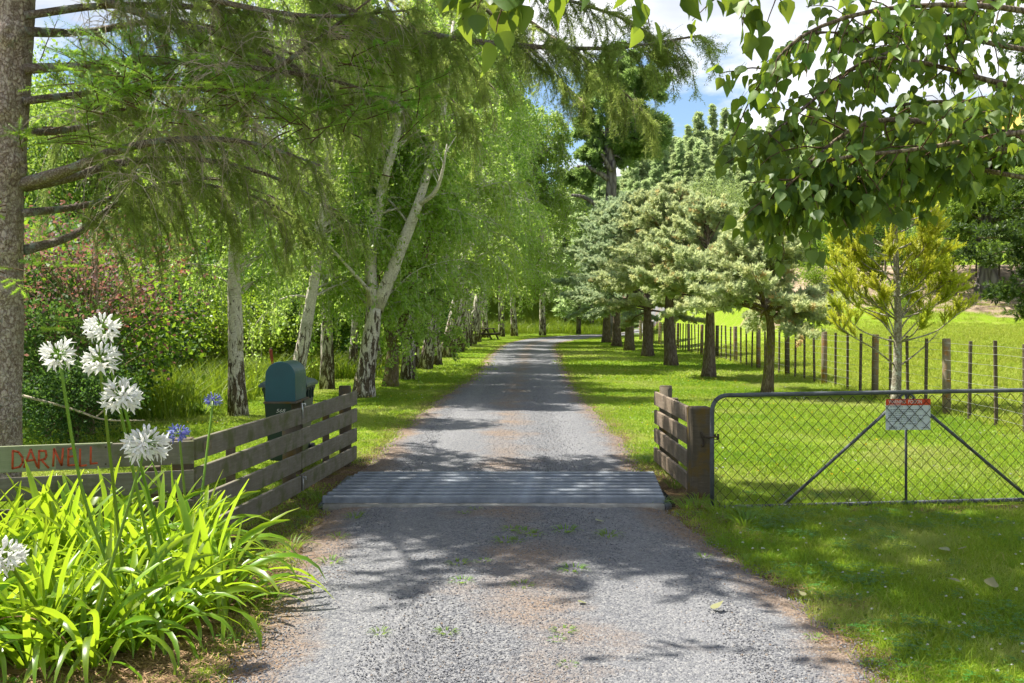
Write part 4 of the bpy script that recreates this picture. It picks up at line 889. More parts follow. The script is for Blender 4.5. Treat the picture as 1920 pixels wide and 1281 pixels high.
# ------------------------------------------------------------------ birches
def birch_parts(stems, n_br, crown_z0, Rmax, seed, leafs=36, twigs=14, hang=1.0, lsz=0.078, flare=True, back=False):
    """stems: list of (path, r0, r1). Returns bark mesh and leaf mesh (local coordinates)."""
    global rng
    keep, rng = rng, np.random.default_rng(seed)
    bk, lf = G(), G()
    for j, (P, r0, r1) in enumerate(stems):
        n = len(P); t = np.linspace(0, 1, n); rad = r0 * (1 - t) ** 0.85 + r1
        if j == 0 and flare: rad = rad * (1 + 0.55 * np.exp(-t * n * 0.55))
        ph = rng.random(4) * 6
        bk.tube(P, rad, 14 if r0 > 0.07 else 8, flare=lambda tt, a: 1 + 0.07 * np.sin(3 * a + ph[0] + tt * 5) + 0.05 * np.sin(5 * a + ph[1] - tt * 17) + 0.03 * np.sin(8 * a + tt * 41 + ph[2]))
    top = max(P[-1][2] for P, _, _ in stems)
    W = np.array([np.linalg.norm(P[-1] - P[0]) for P, _, _ in stems]); W = W / W.sum()
    for b in range(n_br):
        P, r0, r1 = stems[rng.choice(len(stems), p=W)]
        lo = np.clip((crown_z0 - P[0][2]) / max(P[-1][2] - P[0][2], 0.1), 0.05, 0.9)
        f = lo + (1 - lo) * rng.random() ** 0.8; p, tg = along(P, np.array([f])); p = p[0]
        hfrac = (p[2] - crown_z0) / max(top - crown_z0, 0.1)
        L = Rmax * (0.45 + 0.75 * rng.random()) * (1.05 - 0.75 * max(hfrac, 0) ** 1.5)
        a = rng.random() * 6.283; el = R(rng.uniform(20, 55))
        if back and math.sin(a) < -0.1: a = -a
        B = walk(p, (math.cos(a) * math.cos(el), math.sin(a) * math.cos(el), math.sin(el)), L, 9, 0.42, 0.10)
        bk.tube(B, np.linspace(max(0.012, r0 * (1 - f) * 0.4), 0.005, 9), 5, cap=False)
        for s in rng.uniform(0.25, 1.0, twigs):
            q, tg = along(B, np.array([s])); side = unit(np.cross(tg[0], (0, 0, 1)) * rng.choice([-1, 1]) + rng.normal(0, 0.5, 3) + tg[0] * 0.5)
            T = walk(q[0], side, hang * rng.uniform(0.45, 1.25), 6, 2.6, 0.12)
            bk.tube(T, np.linspace(0.006, 0.0025, 6), 3, cap=False)
            m_ = leafs; lp, lt = along(T, rng.random(m_)); lp = lp + rng.normal(0, 0.045, (m_, 3))
            D = unit(rng.normal(0, 0.7, (m_, 3)) + np.array([0, 0, -0.75])); 
            lf.scatter(*RHOMB, lp, D, rdir(m_) + np.array([0, 0, 0.35]), lsz * rng.uniform(0.7, 1.25, m_), np.clip(rng.normal(0.45, 0.25, m_) + rng.normal(0, 0.1), 0, 0.97))
    rng = keep
    return bk.mesh('trunk', True), lf.mesh('crown')
def stem(lean, H, curve, seed, n=14):
    r = np.random.default_rng(seed); t = np.linspace(0, 1, n); w = np.cumsum(r.normal(0, 0.035, (n, 2)), 0) * H * 0.12
    return np.c_[lean[0] * H * t + curve[0] * np.sin(t * 3.0) * H * 0.03 + w[:, 0] * t, lean[1] * H * t + w[:, 1] * t, H * t - 0.1]
def make_birch(name, stems, label, loc, **kw):
    b, l = birch_parts(stems, **kw); t = thing(name, label, 'birch tree', loc, 0, 'birch trees in the row left of the drive')
    obj('trunk', b, M['birch_bark'], t); obj('crown', l, M['birch_leaf'], t); return t
GB = lambda px, py: at(px, py, CAM_H * F_PX / (py - HORIZON))
# forked birch nearest the drive
o0 = GB(683, 746); Yf = o0[1]
rel = lambda px, py, dy=0.0: at(px, py, Yf + dy) - o0
tr = smooth_path([rel(680, 752), rel(686, 690), rel(696, 630), rel(703, 578)], 10)
s1 = smooth_path([rel(703, 582), rel(694, 500), rel(704, 420), rel(722, 330), rel(745, 250), rel(752, 130, .2), rel(760, -20, .3)], 16)
s2 = smooth_path([rel(704, 582), rel(738, 500), rel(766, 430), rel(785, 380), rel(812, 290, .3), rel(835, 190, .5), rel(850, 40, .7)], 16)
s3 = smooth_path([rel(705, 560), rel(670, 520, -.3), rel(625, 470, -.6), rel(590, 430, -.8)], 8)
s4 = smooth_path([rel(700, 450), rel(680, 405, .3), rel(655, 370, .5), rel(640, 320, .6)], 8)
s5 = smooth_path([rel(783, 385), rel(815, 362, -.3), rel(830, 320, -.5), rel(838, 270, -.6)], 8)
bf_ = make_birch('birch_tree', [(tr, 0.02, 0.155), (s1, 0.10, 0.03), (s2, 0.11, 0.03), (s3, 0.035, 0.012), (s4, 0.04, 0.012), (s5, 0.04, 0.012)], 'large forked birch with scaly white trunk nearest the end of the left fence', tuple(o0), n_br=74, crown_z0=3.2, Rmax=2.1, seed=21, hang=0.85, back=True)
vA = make_birch('birch_tree', [(stem((0.10, 0.0), 10.5, (1, 0), 1), 0.125, 0.03)], 'leaning white birch third in the row beyond the forked birch', (0, 0, 0), n_br=68, crown_z0=2.4, Rmax=2.3, seed=31)
vB = make_birch('birch_tree', [(stem((0.03, 0.02), 9.0, (-1, 0), 2), 0.125, 0.025), (stem((-0.12, 0.05), 6.0, (1, 0), 3) * 1.0 + np.array([0, 0, 1.5]), 0.08, 0.02)], 'thick-barked birch with a side stem standing left of the letter box', (0, 0, 0), n_br=66, crown_z0=2.4, Rmax=2.2, seed=41)
vC = make_birch('birch_tree', [(stem((-0.04, 0.0), 8.0, (1, 0), 5), 0.075, 0.018)], 'slim pale birch in the lawn just left of the forked birch', (0, 0, 0), n_br=52, crown_z0=2.2, Rmax=1.9, seed=51)
vD = make_birch('birch_tree', [(stem((0.04, 0.0), 1.25, (0, 0), 6, 6), 0.03, 0.12), (stem((0.26, 0.05), 6.5, (1, 0), 7) + np.array([0.04, 0, 0.95]), 0.085, 0.02), (stem((-0.10, 0.0), 5.5, (-1, 0), 8) + np.array([0.03, 0, 0.9]), 0.07, 0.02)], 'bushy mossy multi-stemmed birch beside the forked birch', (0, 0, 0), n_br=60, crown_z0=1.35, Rmax=1.7, seed=61, hang=0.7, leafs=46)
for q in vD.children:
    if q.name.startswith('trunk'): q.data.materials.clear(); q.data.materials.append(M['mossy_bark'])
def place(o, px, py, rz=0.0, s=1.0): p = GB(px, py); o.location = (p[0], p[1], gzs(p[0], p[1])); o.rotation_euler = (0, 0, rz); o.scale = (s, s, s)
place(vB, 447, 780, 0.0, 0.76); place(vC, 660, 708, 0.3, 1.0); place(vD, 733, 726, 0, 1.0); place(vA, 795, 693, 0.0, 1.0)
def bcopy(src, px, py, rz, s, label):
    p = GB(px, py); return copy_tree(src, (p[0], p[1], gzs(p[0], p[1])), rz, s, label)
bcopy(vA, 545, 752, 0.25, 0.76, 'pale smooth birch leaning right directly behind the letter box')
bcopy(vC, 613, 731, 1.9, 1.25, 'dark-based straight birch right of the wheelie bin')
bcopy(vC, 706, 701, 2.2, 1.15, 'thin white birch seen just behind the forked birch trunk')
bcopy(vB, 764, 713, 2.6, 0.9, 'stout birch with black cracked bark beyond the bushy multi-stemmed birch')
bcopy(vC, 776, 690, 0.9, 1.3, 'grey straight birch behind the stout black-barked birch')
bcopy(vC, 816, 685, 4.0, 1.7, 'smooth grey birch right of the third leaning birch')
bcopy(vA, 836, 671, 0.2, 1.4, 'leaning scaly birch fourth in the row beyond the forked birch')
bcopy(vA, 853, 661, 6.2, 1.5, 'leaning white birch fifth in the row beyond the forked birch')
bcopy(vB, 861, 657, 1.2, 1.3, 'shaded blue-grey birch beside the fifth leaning birch')
bcopy(vB, 873, 650, 2.5, 1.45, 'brown-barked birch sixth in the row before the picnic table')
bcopy(vA, 882, 646, 0.5, 1.5, 'brown-barked birch seventh in the row before the picnic table')
bcopy(vB, 890, 642, 3.9, 1.6, 'last birch of the row just left of the picnic table')
for px, py, s, lab in ((911, 634, 1.9, 'slim birch standing right behind the picnic table'), (940, 632, 2.0, 'slim dark birch on the far bank right of the picnic table'), (965, 631, 2.1, 'birch with a flared base at the far left edge of the drive bend'), (1017, 630, 2.15, 'lone slender birch on the far side of the drive bend')):
    bcopy(vC, px, py, px * 0.7, s, lab)

# ------------------------------------------------------------------ broadleaf wood and shrubs on the left
def leafy(seed, H, Rm, z0, n_cl, per, lsz, tmpl, trunk_r, clr=0.42, spread=0.5, droop=-0.2):
    global rng
    keep, rng = rng, np.random.default_rng(seed); bk, lf = G(), G()
    top = np.array([rng.normal(0, 0.2), rng.normal(0, 0.2), H * 0.85]); T = smooth_path([(0, 0, -0.15), top * 0.35 + rng.normal(0, 0.05, 3) * [1, 1, 0], top * 0.7, top], 10)
    bk.tube(T, np.linspace(trunk_r, trunk_r * 0.2, 10), 9)
    for k in range(n_cl):
        u_ = rdir(1)[0]; rr_ = rng.random() ** 0.4; zc = z0 + (H - z0) * 0.5
        c = np.array([u_[0] * Rm * rr_, u_[1] * Rm * rr_, zc + u_[2] * (H - z0) * 0.5 * rr_])
        if c[2] < 0.1: c[2] = 0.1
        f = np.clip((c[2] - 0.2) / H * 0.8, 0.08, 0.95); q, _ = along(T, np.array([f * 0.8])); mid = (q[0] + c) / 2 + np.array([0, 0, 0.1])
        bk.tube(smooth_path([q[0], mid, c], 5), np.linspace(max(0.01, trunk_r * 0.22), 0.005, 5), 4, cap=False)
        e = rng.normal(0, 1, (per, 3)) * clr * np.array([1, 1, 0.62]); P = c + e
        out = unit(P - np.array([0, 0, zc * 0.6])); D = unit(out * spread + rng.normal(0, 0.6, (per, 3)) + np.array([0, 0, droop])); base = np.clip(rng.normal(0.45, 0.16), 0, 1)
        lf.scatter(*tmpl, P, D, rdir(per) * 0.8 + np.array([0, 0, 0.7]), lsz * rng.uniform(0.65, 1.3, per), np.clip(base + rng.normal(0, 0.22, per), 0, 1))
    rng = keep; return bk.mesh('trunk', True), lf.mesh('crown')
def plant_proto(name, label, cat, group, parts, bark_, leaf_, loc, rz=0, s=1.0):
    t = thing(name, label, cat, loc, rz, group, s); obj('trunk', parts[0], bark_, t); obj('crown', parts[1], leaf_, t); return t
WOOD = 'trees of the wood behind the birch row'
wl_ = 'dense green broadleaf tree in the wood behind the birch row'
wA = leafy(71, 11, 3.6, 1.2, 150, 130, 0.16, OVAL, 0.22, 0.62); wB = leafy(72, 9, 3.2, 0.6, 130, 130, 0.14, OVAL, 0.18, 0.6)
w0 = plant_proto('broadleaf_tree', wl_, 'tree', WOOD, wA, M['mossy_bark'], M['broad_leaf'], (-14, 34, gzs(-14, 34)), 0, 0.85)
w1 = plant_proto('broadleaf_tree', wl_, 'tree', WOOD, wB, M['mossy_bark'], M['lime_leaf'], (-10.2, 31, gzs(-10, 31)), 0, 0.75)
for i, (x, y, s) in enumerate([(-17, 30, 0.85), (-21, 36, 1.0), (-11.5, 39, 0.75), (-13.5, 46, 0.9), (-18, 46, 1.0), (-12, 53, 0.9), (-14, 60, 1.0), (-10, 66, 0.85), (-24, 48, 1.2), (-11, 76, 1.0), (-6, 84, 0.9), (-18, 72, 1.3), (-27, 30, 1.0)]):
    copy_tree((w0, w1)[i % 2], (x, y, gzs(x, y)), i * 1.7, s)
for i, (x, y, s) in enumerate([(-1.5, 100, 1.3), (3, 104, 1.0), (-7, 96, 1.3)]):
    c = copy_tree((w0, w1)[i % 2], (x, y, gzs(x, y)), i * 2.1, s, 'dark broadleaf tree on the bank beyond the drive bend'); c['group'] = 'trees on the bank beyond the bend'
SH = 'shrubs along the edge of the wood on the left'
sA = leafy(81, 2.6, 1.5, 0.1, 75, 120, 0.085, OVAL, 0.06, 0.3); sB = leafy(82, 2.2, 1.3, 0.05, 60, 120, 0.075, RHOMB, 0.05, 0.28)
s0 = plant_proto('shrub', 'dark green leafy shrub at the edge of the wood on the left', 'shrub', SH, sA, M['mossy_bark'], M['dark_leaf'], (-7.2, 15.5, 0))
s1_ = plant_proto('shrub', 'bright green leafy shrub under the spruce and birches on the left', 'shrub', 'bright shrubs left of the birches', sB, M['mossy_bark'], M['lime_leaf'], (-7.0, 24.6, gzs(-7.0, 24.6)))
for i, (x, y, s) in enumerate([(-6.2, 13.3, 0.72), (-8.6, 17, 1.2), (-10, 21, 1.4), (-9.2, 25.5, 1.3), (-7.3, 28, 1.25), (-6.0, 30.5, 1.1), (-5.6, 34, 1.3), (-11.5, 27, 1.6), (-5.5, 40, 1.4), (-5.0, 46, 1.5), (-13, 23, 1.6), (-15, 27, 1.8), (-4.6, 54, 1.5), (-4.4, 64, 1.5), (-8.4, 21.8, 1.0), (-5.5, 12.6, 0.45)]):
    copy_tree(s0, (x, y, gzs(x, y)), i * 2.3, s)
for i, (x, y, s) in enumerate([(-9.3, 23.5, 1.2), (-8.5, 26, 1.3), (-6.3, 27.6, 1.0), (-10.8, 25, 1.5), (-12.5, 20, 1.6), (-10.6, 19.5, 1.4), (-4.9, 31, 0.9)]):
    copy_tree(s1_, (x, y, gzs(x, y)), i * 1.9, s)
rp = leafy(91, 3.3, 1.35, 0.9, 44, 75, 0.058, RHOMB, 0.07, 0.26)
rd = plant_proto('plum_tree', 'purple-red leaved plum tree just right of the spruce trunk', 'tree', None, rp, M['mossy_bark'], M['red_leaf'], (-5.75, 13.6, 0))
s_r = copy_tree(s1_, (-7.3, 15.6, 0), 2.0, 1.35, 'tall bright green bush rising behind the plum tree and spruce trunk')
# strap-leaved tussocks and the fallen branch
def tussock(n, L, w, seed):
    global rng
    keep, rng = rng, np.random.default_rng(seed); g = G()
    for i in range(n):
        a = rng.random() * 6.283; P = walk((0.06 * math.cos(a), 0.06 * math.sin(a), 0), (math.cos(a) * 0.5, math.sin(a) * 0.5, 1), L * rng.uniform(0.6, 1.1), 7, 1.9 / L, 0.03); sd_ = unit(np.cross((math.cos(a), math.sin(a), 0), (0, 0, 1)))
        ww = w * np.array([0.7, 1, 1, 0.9, 0.7, 0.45, 0.05]); V = np.stack([P - sd_ * ww[:, None], P + sd_ * ww[:, None]], 1).reshape(-1, 3); k = np.arange(6) * 2
        g.add(V, np.stack([k, k + 1, k + 3, k + 2], -1), np.full(14, rng.random()))
    rng = keep; return g.mesh('leaves')
tm = tussock(70, 0.75, 0.012, 5)
t0 = thing('tussock', 'dark strap-leaved tussock on the shaded lawn left of the birch', 'plant', (-6.0, 17.3, 0)); obj('leaves', tm, M['broad_leaf'], t0)
copy_tree(t0, (-5.1, 16.4, 0), 1.0, 0.8, 'smaller strap-leaved tussock beside the dark tussock'); copy_tree(t0, (-6.5, 20.0, 0), 2.0, 1.1, 'strap-leaved tussock further back against the bushes')
fb = thing('fallen_branch', 'thin bare dead branch lying behind the front fence', 'branch', (-5.9, 12.0, 0.35))
g = G(); g.tube(smooth_path([(0, 0, 0.32), (0.55, 0.1, 0.15), (0.95, 0.1, 0.02), (1.4, 0.2, 0.0)], 14), np.linspace(0.018, 0.008, 14), 6); obj('stick', g, M['dead_twig'], fb)
g = G(); g.tube(smooth_path([(0.85, 0.1, 0.05), (1.0, 0.1, 0.2), (1.12, 0.05, 0.42), (1.22, 0.05, 0.46)], 10), np.linspace(0.012, 0.004, 10), 5); obj('side_twig', g, M['dead_twig'], fb)

# ------------------------------------------------------------------ the spruce at the left edge
sp_loc = np.array([-4.86, 9.6, 0.0])
spruce = thing('spruce_tree', 'big old spruce with scaly trunk and drooping limbs at the left edge', 'spruce tree', tuple(sp_loc))
g = G(); NR_, NS_ = 330, 90; zz_ = np.linspace(-0.15, 7.5, NR_); aa_ = np.arange(NS_) / NS_ * 2 * math.pi
V = np.zeros((NR_, NS_, 3)); kn = [(0.62, 4.9, 0.07), (2.3, 5.6, 0.05), (3.05, 5.9, 0.08), (1.55, 4.5, 0.05), (4.3, 5.1, 0.08), (5.0, 4.4, 0.06), (1.9, 5.5, 0.05), (3.6, 4.8, 0.05)]
for i, z_ in enumerate(zz_):
    r0 = 0.232 - 0.010 * z_ + 0.05 * math.exp(-max(z_ + 0.1, 0) * 2.2); cx, cy = -0.17 + 0.045 * z_ + 0.02 * math.sin(z_ * 1.7), 0.0
    for j, a_ in enumerate(aa_):
        q = Vector((math.cos(a_) * 2.2, math.sin(a_) * 2.2, z_ * 1.6)); w_ = Vector((mnoise.noise(q * 3), mnoise.noise(q * 3 + Vector((7, 0, 0))), mnoise.noise(q * 3 + Vector((0, 9, 0))))) * 0.35
        dv_, _ = mnoise.voronoi((q + w_) * Vector((3.2, 3.2, 3.4)) if False else Vector(((q.x + w_.x) * 3.4, (q.y + w_.y) * 3.4, (q.z + w_.z) * 3.8))); e_ = min(1.0, (dv_[1] - dv_[0]) / 0.22)
        r_ = r0 * (1 + 0.05 * mnoise.noise(q) + 0.05 * (e_ - 1) * (0.6 + 0.8 * mnoise.noise(q * 1.3)) + 0.025 * mnoise.noise(q * 9))
        for kz, ka, kh in kn:
            da = (a_ - ka + math.pi) % (2 * math.pi) - math.pi; dd = (da * r0) ** 2 + (z_ - kz) ** 2; r_ += kh * (math.exp(-dd / 0.010) - 0.7 * math.exp(-dd / 0.0016))
        V[i, j] = (cx + r_ * math.cos(a_), cy + r_ * math.sin(a_), z_)
i_, j_ = np.meshgrid(np.arange(NR_ - 1), np.arange(NS_), indexing='ij'); k_ = (j_ + 1) % NS_
g.add(V.reshape(-1, 3), np.stack([i_ * NS_ + j_, i_ * NS_ + k_, (i_ + 1) * NS_ + k_, (i_ + 1) * NS_ + j_], -1).reshape(-1, 4))
g.tube(np.array([(0.16, 0, 7.4), (0.2, 0, 9), (0.2, 0, 10.5), (0.2, 0, 12)]), np.array([0.185, 0.12, 0.06, 0.02]), 14)
obj('trunk', g, M['spruce_bark'], spruce, smooth=True)
def spruce_limb(P, r0, seed, hang=0.8, start=0.2, dens_=14, dead=0.25, twl=0.095, ldens=31, fresh=False):
    """limb path P (relative). Returns (wood, dead twigs, needles)."""
    global rng
    keep, rng = rng, np.random.default_rng(seed); wd, dd, nd = G(), G(), G()
    n = len(P); L = np.sum(np.linalg.norm(np.diff(P, axis=0), axis=1))
    wd.tube(P, np.linspace(r0, 0.008, n), 10 if r0 > 0.03 else 6, flare=lambda t, a: 1 + 0.06 * np.sin(3 * a + 9 * t) + 0.05 * np.sin(2 * a - 21 * t))
    nb = int(L * (1 - start) * dens_)
    for s in np.sort(rng.uniform(start, 1.0, nb)):
        q, tg = along(P, np.array([s])); q, tg = q[0], tg[0]; sd_ = unit(np.cross(tg, (0, 0, 1))) * rng.choice([-1, 1])
        Lb = hang * rng.uniform(0.35, 1.15) * (1.15 - 0.55 * s); d0 = sd_ * rng.uniform(0.2, 1.0) + tg * rng.uniform(0.1, 0.9) + np.array([0, 0, rng.uniform(-0.5, 0.25)])
        B = walk(q, d0, Lb, 8, 2.4, 0.10)
        if rng.random() < dead:
            dd.tube(B, np.linspace(0.005, 0.0014, 8), 3, cap=False)
            for s2 in rng.uniform(0.1, 1, int(6 + Lb * 9)):
                q2, t2 = along(B, np.array([s2])); T = walk(q2[0], t2[0] * 0.6 + unit(rng.normal(0, 1, 3)) * 0.8, rng.uniform(0.08, 0.30), 5, 3.0, 0.16); dd.tube(T, np.linspace(0.0022, 0.0009, 5), 3, cap=False)
            continue
        wd.tube(B, np.linspace(0.006, 0.002, 8), 3, cap=False)
        m_ = int(Lb * ldens * 1.6) + 5; tt = np.sort(rng.uniform(0.06, 1, m_)); q2, t2 = along(B, tt)
        lat = unit(np.cross(t2, rdir(m_))); D = unit(t2 * 0.75 + lat * 0.8 + np.array([0, 0, -0.35])); Ls_ = twl * rng.uniform(0.6, 1.5, m_); base = np.clip(rng.normal(0.45, 0.18), 0.05, 0.95)
        nd.scatter(*BR_TWIG, q2, D, rdir(m_), Ls_, np.clip(base + rng.normal(0, 0.15, m_), 0, 1))
        nd.scatter(*BR_TWIG, q2 + D * Ls_[:, None] * 0.55, unit(D + rng.normal(0, 0.55, (m_, 3)) + np.array([0, 0, -0.25])), rdir(m_), Ls_ * 0.9, np.clip(base + rng.normal(0, 0.15, m_), 0, 1))
        q3, t3 = along(B, np.linspace(0.05, 0.97, int(Lb / 0.06) + 2)); nd.scatter(*BR_TWIG, q3, t3, rdir(len(q3)), twl * 1.1, base)
    rng = keep; return wd, dd, nd
def add_limb(K, r0, seed, **kw):
    P = smooth_path(np.array(K), 22) - sp_loc
    wd, dd, nd = spruce_limb(P, r0, seed, **kw)
    l = obj('limb', wd, M['limb_bark'], spruce, smooth=True)
    if dd.n: obj('dead_twigs', dd, M['dead_twig'], l)
    if nd.n: obj('needles', nd, M['spruce_leaf'], l)
    return l
TK = lambda py, dy=0: at(45, py, 9.5 + dy)
add_limb([TK(345), at(130, 318, 9.3), at(210, 285, 9.1), at(330, 262, 8.9), at(470, 268, 8.7), at(600, 310, 8.5)], 0.062, 101, hang=0.9, start=0.30, dens_=19, dead=0.5)
add_limb([TK(350, .2), at(140, 330, 9.8), at(230, 305, 10.0), at(380, 300, 10.3), at(520, 335, 10.6), at(640, 400, 10.8)], 0.058, 102, hang=1.0, start=0.25, dens_=19, dead=0.3)
add_limb([TK(130), at(120, 125, 9.6), at(240, 116, 9.4), at(420, 122, 9.2), at(620, 150, 9.0), at(760, 200, 8.9)], 0.05, 103, hang=0.9, start=0.2, dens_=21, dead=0.38)
add_limb([TK(-60), at(250, 20, 9.8), at(430, 70, 9.7), at(560, 130, 9.4), at(660, 215, 9.2)], 0.05, 104, hang=1.0, start=0.2, dens_=21, dead=0.25)
add_limb([TK(-260), at(300, -130, 9.8), at(600, 0, 9.4), at(760, 55, 9.2), at(950, 84, 9.0), at(1150, 90, 8.8), at(1315, 66, 8.6)], 0.055, 105, hang=0.85, start=0.32, dens_=19, dead=0.12)
add_limb([TK(-420), at(400, -260, 10.6), at(760, -90, 10.6), at(960, 60, 10.4), at(1090, 190, 10.2)], 0.05, 106, hang=0.8, start=0.25, dens_=13, dead=0.2)
add_limb([at(45, 470, 9.7), at(140, 440, 10.2), at(250, 365, 10.6), at(400, 335, 11.0), at(540, 380, 11.3)], 0.05, 107, hang=1.1, start=0.35, dens_=19, dead=0.3)
add_limb([TK(-150), at(200, -60, 9.0), at(400, 0, 8.7), at(580, 30, 8.5), at(760, 20, 8.3)], 0.045, 108, hang=0.8, start=0.2, dens_=19, dead=0.45)
add_limb([TK(60), at(160, 60, 10.4), at(330, 40, 11.2), at(520, 90, 11.8), at(720, 190, 12.0)], 0.05, 109, hang=1.1, start=0.15, dens_=13, dead=0.26)
add_limb([TK(-330), at(260, -210, 10.4), at(520, -120, 11.2), at(760, 20, 11.8), at(930, 170, 12.0)], 0.05, 110, hang=1.15, start=0.2, dens_=13, dead=0.1)
add_limb([at(470, 190, 9.3), at(520, 132, 9.0), at(600, 70, 8.7), at(720, -20, 8.4)], 0.034, 111, hang=0.8, start=0.05, dens_=10, dead=0.9)
add_limb([TK(250), at(150, 240, 10.5), at(300, 210, 11.4), at(470, 240, 12.0), at(600, 330, 12.2)], 0.045, 112, hang=1.1, start=0.15, dens_=19, dead=0.3)
for k_, (K_, h_) in enumerate([([TK(30), at(200, 10, 9.9), at(380, 15, 10.2), at(560, 45, 10.4), at(760, 110, 10.6), at(880, 220, 10.7)], 1.2), ([TK(190), at(170, 175, 10.0), at(330, 165, 10.4), at(520, 190, 10.8), at(680, 260, 11.0)], 1.2), ([TK(-90), at(240, -70, 10.9), at(480, -40, 11.5), at(700, 30, 12.0), at(860, 120, 12.2)], 1.3), ([TK(400), at(160, 385, 10.2), at(330, 345, 10.8), at(480, 370, 11.2), at(600, 440, 11.4)], 1.2)]):
    add_limb(K_, 0.04, 140 + k_, hang=h_, start=0.15, dens_=15, dead=0.32)
add_limb([TK(-520), at(450, -330, 10.2), at(800, -120, 10.0), at(980, 30, 9.9), at(1110, 120, 9.8), at(1215, 215, 9.7)], 0.035, 151, hang=0.8, start=0.42, dens_=13, dead=0.12)
add_limb([TK(-460), at(500, -280, 9.4), at(800, -120, 9.2), at(1010, -20, 9.1), at(1180, 40, 9.0), at(1270, 110, 8.9)], 0.03, 152, hang=0.65, start=0.42, dens_=13, dead=0.12)
# pendulous grey dead sprays in front of the lower limb
for k, (px, py, Y, n_) in enumerate([(415, 130, 8.2, 26), (330, 210, 8.3, 22), (300, 245, 8.6, 20), (140, 215, 8.8, 16), (250, 330, 8.7, 16), (540, 90, 8.4, 22), (620, 60, 8.3, 18), (200, 40, 9.0, 16), (470, 240, 8.4, 20)]):
    g = G(); c = at(px, py, Y) - sp_loc
    for i in range(n_):
        a_ = rng.random() * 6.283; T = walk(c + rng.normal(0, 0.03, 3), (math.cos(a_) + 0.5, math.sin(a_) * 0.6, rng.uniform(-0.2, 0.9)), rng.uniform(0.25, 0.75), 8, 3.2, 0.13); g.tube(T, np.linspace(0.0042, 0.0012, 8), 3, cap=False)
        for s2 in rng.uniform(0.2, 1, 5):
            q2, t2 = along(T, np.array([s2])); T2 = walk(q2[0], t2[0] * 0.7 + rng.normal(0, 0.5, 3), rng.uniform(0.06, 0.22), 5, 3.5, 0.18); g.tube(T2, np.linspace(0.002, 0.0009, 5), 3, cap=False)
    obj('dead_spray', g, M['dead_twig'], spruce)
# bright fresh shoots by the trunk
def fresh(cx, cy, Y, wx, wy, n_, name='fresh_shoots', L0=0.17):
    g = G(); tw = G()
    for i in range(n_):
        b = at(cx + rng.normal(0, wx), cy + rng.normal(0, wy), Y + rng.normal(0, 0.25)) - sp_loc; d = unit(np.array([rng.normal(0.15, 0.7), rng.normal(-0.3, 0.5), rng.uniform(-0.15, 0.5)]))
        m_ = 7; St = walk(b, d, rng.uniform(0.3, 0.5), 6, 0.5, 0.08); tw.tube(St, np.linspace(0.006, 0.003, 6), 4, cap=False)
        q, tg = along(St, np.linspace(0.25, 0.98, m_)); lat = unit(np.cross(tg, (0, 0, 1))) * np.where(np.arange(m_) % 2, 1, -1)[:, None]
        D = unit(tg * 0.9 + lat * 0.75 + rng.normal(0, 0.12, (m_, 3))); D[-1] = tg[-1]; rv = np.clip(rng.normal(0.5, 0.2), 0, 1)
        g.scatter(*BR_FRESH, q, D, rdir(m_), L0 * rng.uniform(0.65, 1.1, m_), np.clip(rv + rng.normal(0, 0.12, m_), 0, 1))
    f = obj(name, g, M['spruce_fresh'], spruce); obj('shoot_stems', tw, M['twig'], f)
fresh(240, 165, 8.6, 70, 38, 80); fresh(450, 165, 8.4, 45, 26, 26); fresh(560, 245, 8.3, 25, 10, 10); fresh(120, 265, 8.8, 40, 16, 12); fresh(8, 385, 8.6, 8, 6, 3); fresh(0, 520, 8.4, 6, 6, 3); fresh(150, 610, 9.6, 45, 16, 8); fresh(690, 200, 8.8, 45, 40, 24); fresh(650, 110, 8.9, 40, 40, 16); fresh(60, 505, 9.2, 12, 6, 3)
# crown above the picture: limbs round the far side of the stem (they throw the shade on grid and drive)
wd, dd, nd = spruce_limb(walk((0, 0, 0), (1, 0, 0.25), 4.6, 18, 0.22, 0.03), 0.05, 131, hang=1.0, start=0.15, dens_=13, dead=0.1, ldens=15, twl=0.12)
lw, ln = wd.mesh('limb', True), nd.mesh('needles'); lw.materials.append(M['limb_bark']); ln.materials.append(M['spruce_leaf'])
for k in range(26):
    z_ = 6.5 + 4.2 * (k / 26); s_ = 1.05 * (1 - 0.6 * (k / 26)); a_ = k * 2.4
    if math.sin(a_) < -0.2: a_ = -a_  # near-side limbs swung away so sun reaches the bed and foreground
    l = obj('limb', lw, None, spruce, (0.15, 0, z_), (0, rng.uniform(-0.1, 0.15), a_), s_); obj('needles', ln, None, l)

for k, (z_, az, s_) in enumerate([(5.7, -8, 1.35), (6.0, -20, 1.4), (6.4, -32, 1.3), (6.2, 2, 1.4), (6.8, -14, 1.35), (7.2, -26, 1.25), (5.9, -3, 1.3), (5.6, -28, 1.4), (6.6, -38, 1.25), (6.1, -14, 1.5), (7.6, -20, 1.3)]):  # extra unseen limbs, added overhead to shade the gravel before the grid
    l = obj('limb', lw, None, spruce, (0.15, 0, z_ + 0.7), (0, -0.16, R(az)), s_); obj('needles', ln, None, l)
for k, (z_, az, s_) in enumerate([(5.9, -45, 0.75), (6.4, -62, 0.7), (6.9, -30, 0.8), (7.3, -50, 0.7), (6.2, -12, 0.8), (7.0, -5, 0.8), (7.7, -35, 0.7), (5.7, -25, 0.85), (8.0, -15, 0.75)]):  # shorter unseen limbs, added to fill out the same shade
    l = obj('limb', lw, None, spruce, (0.15, 0, z_), (0, 0.0, R(az)), s_); obj('needles', ln, None, l)
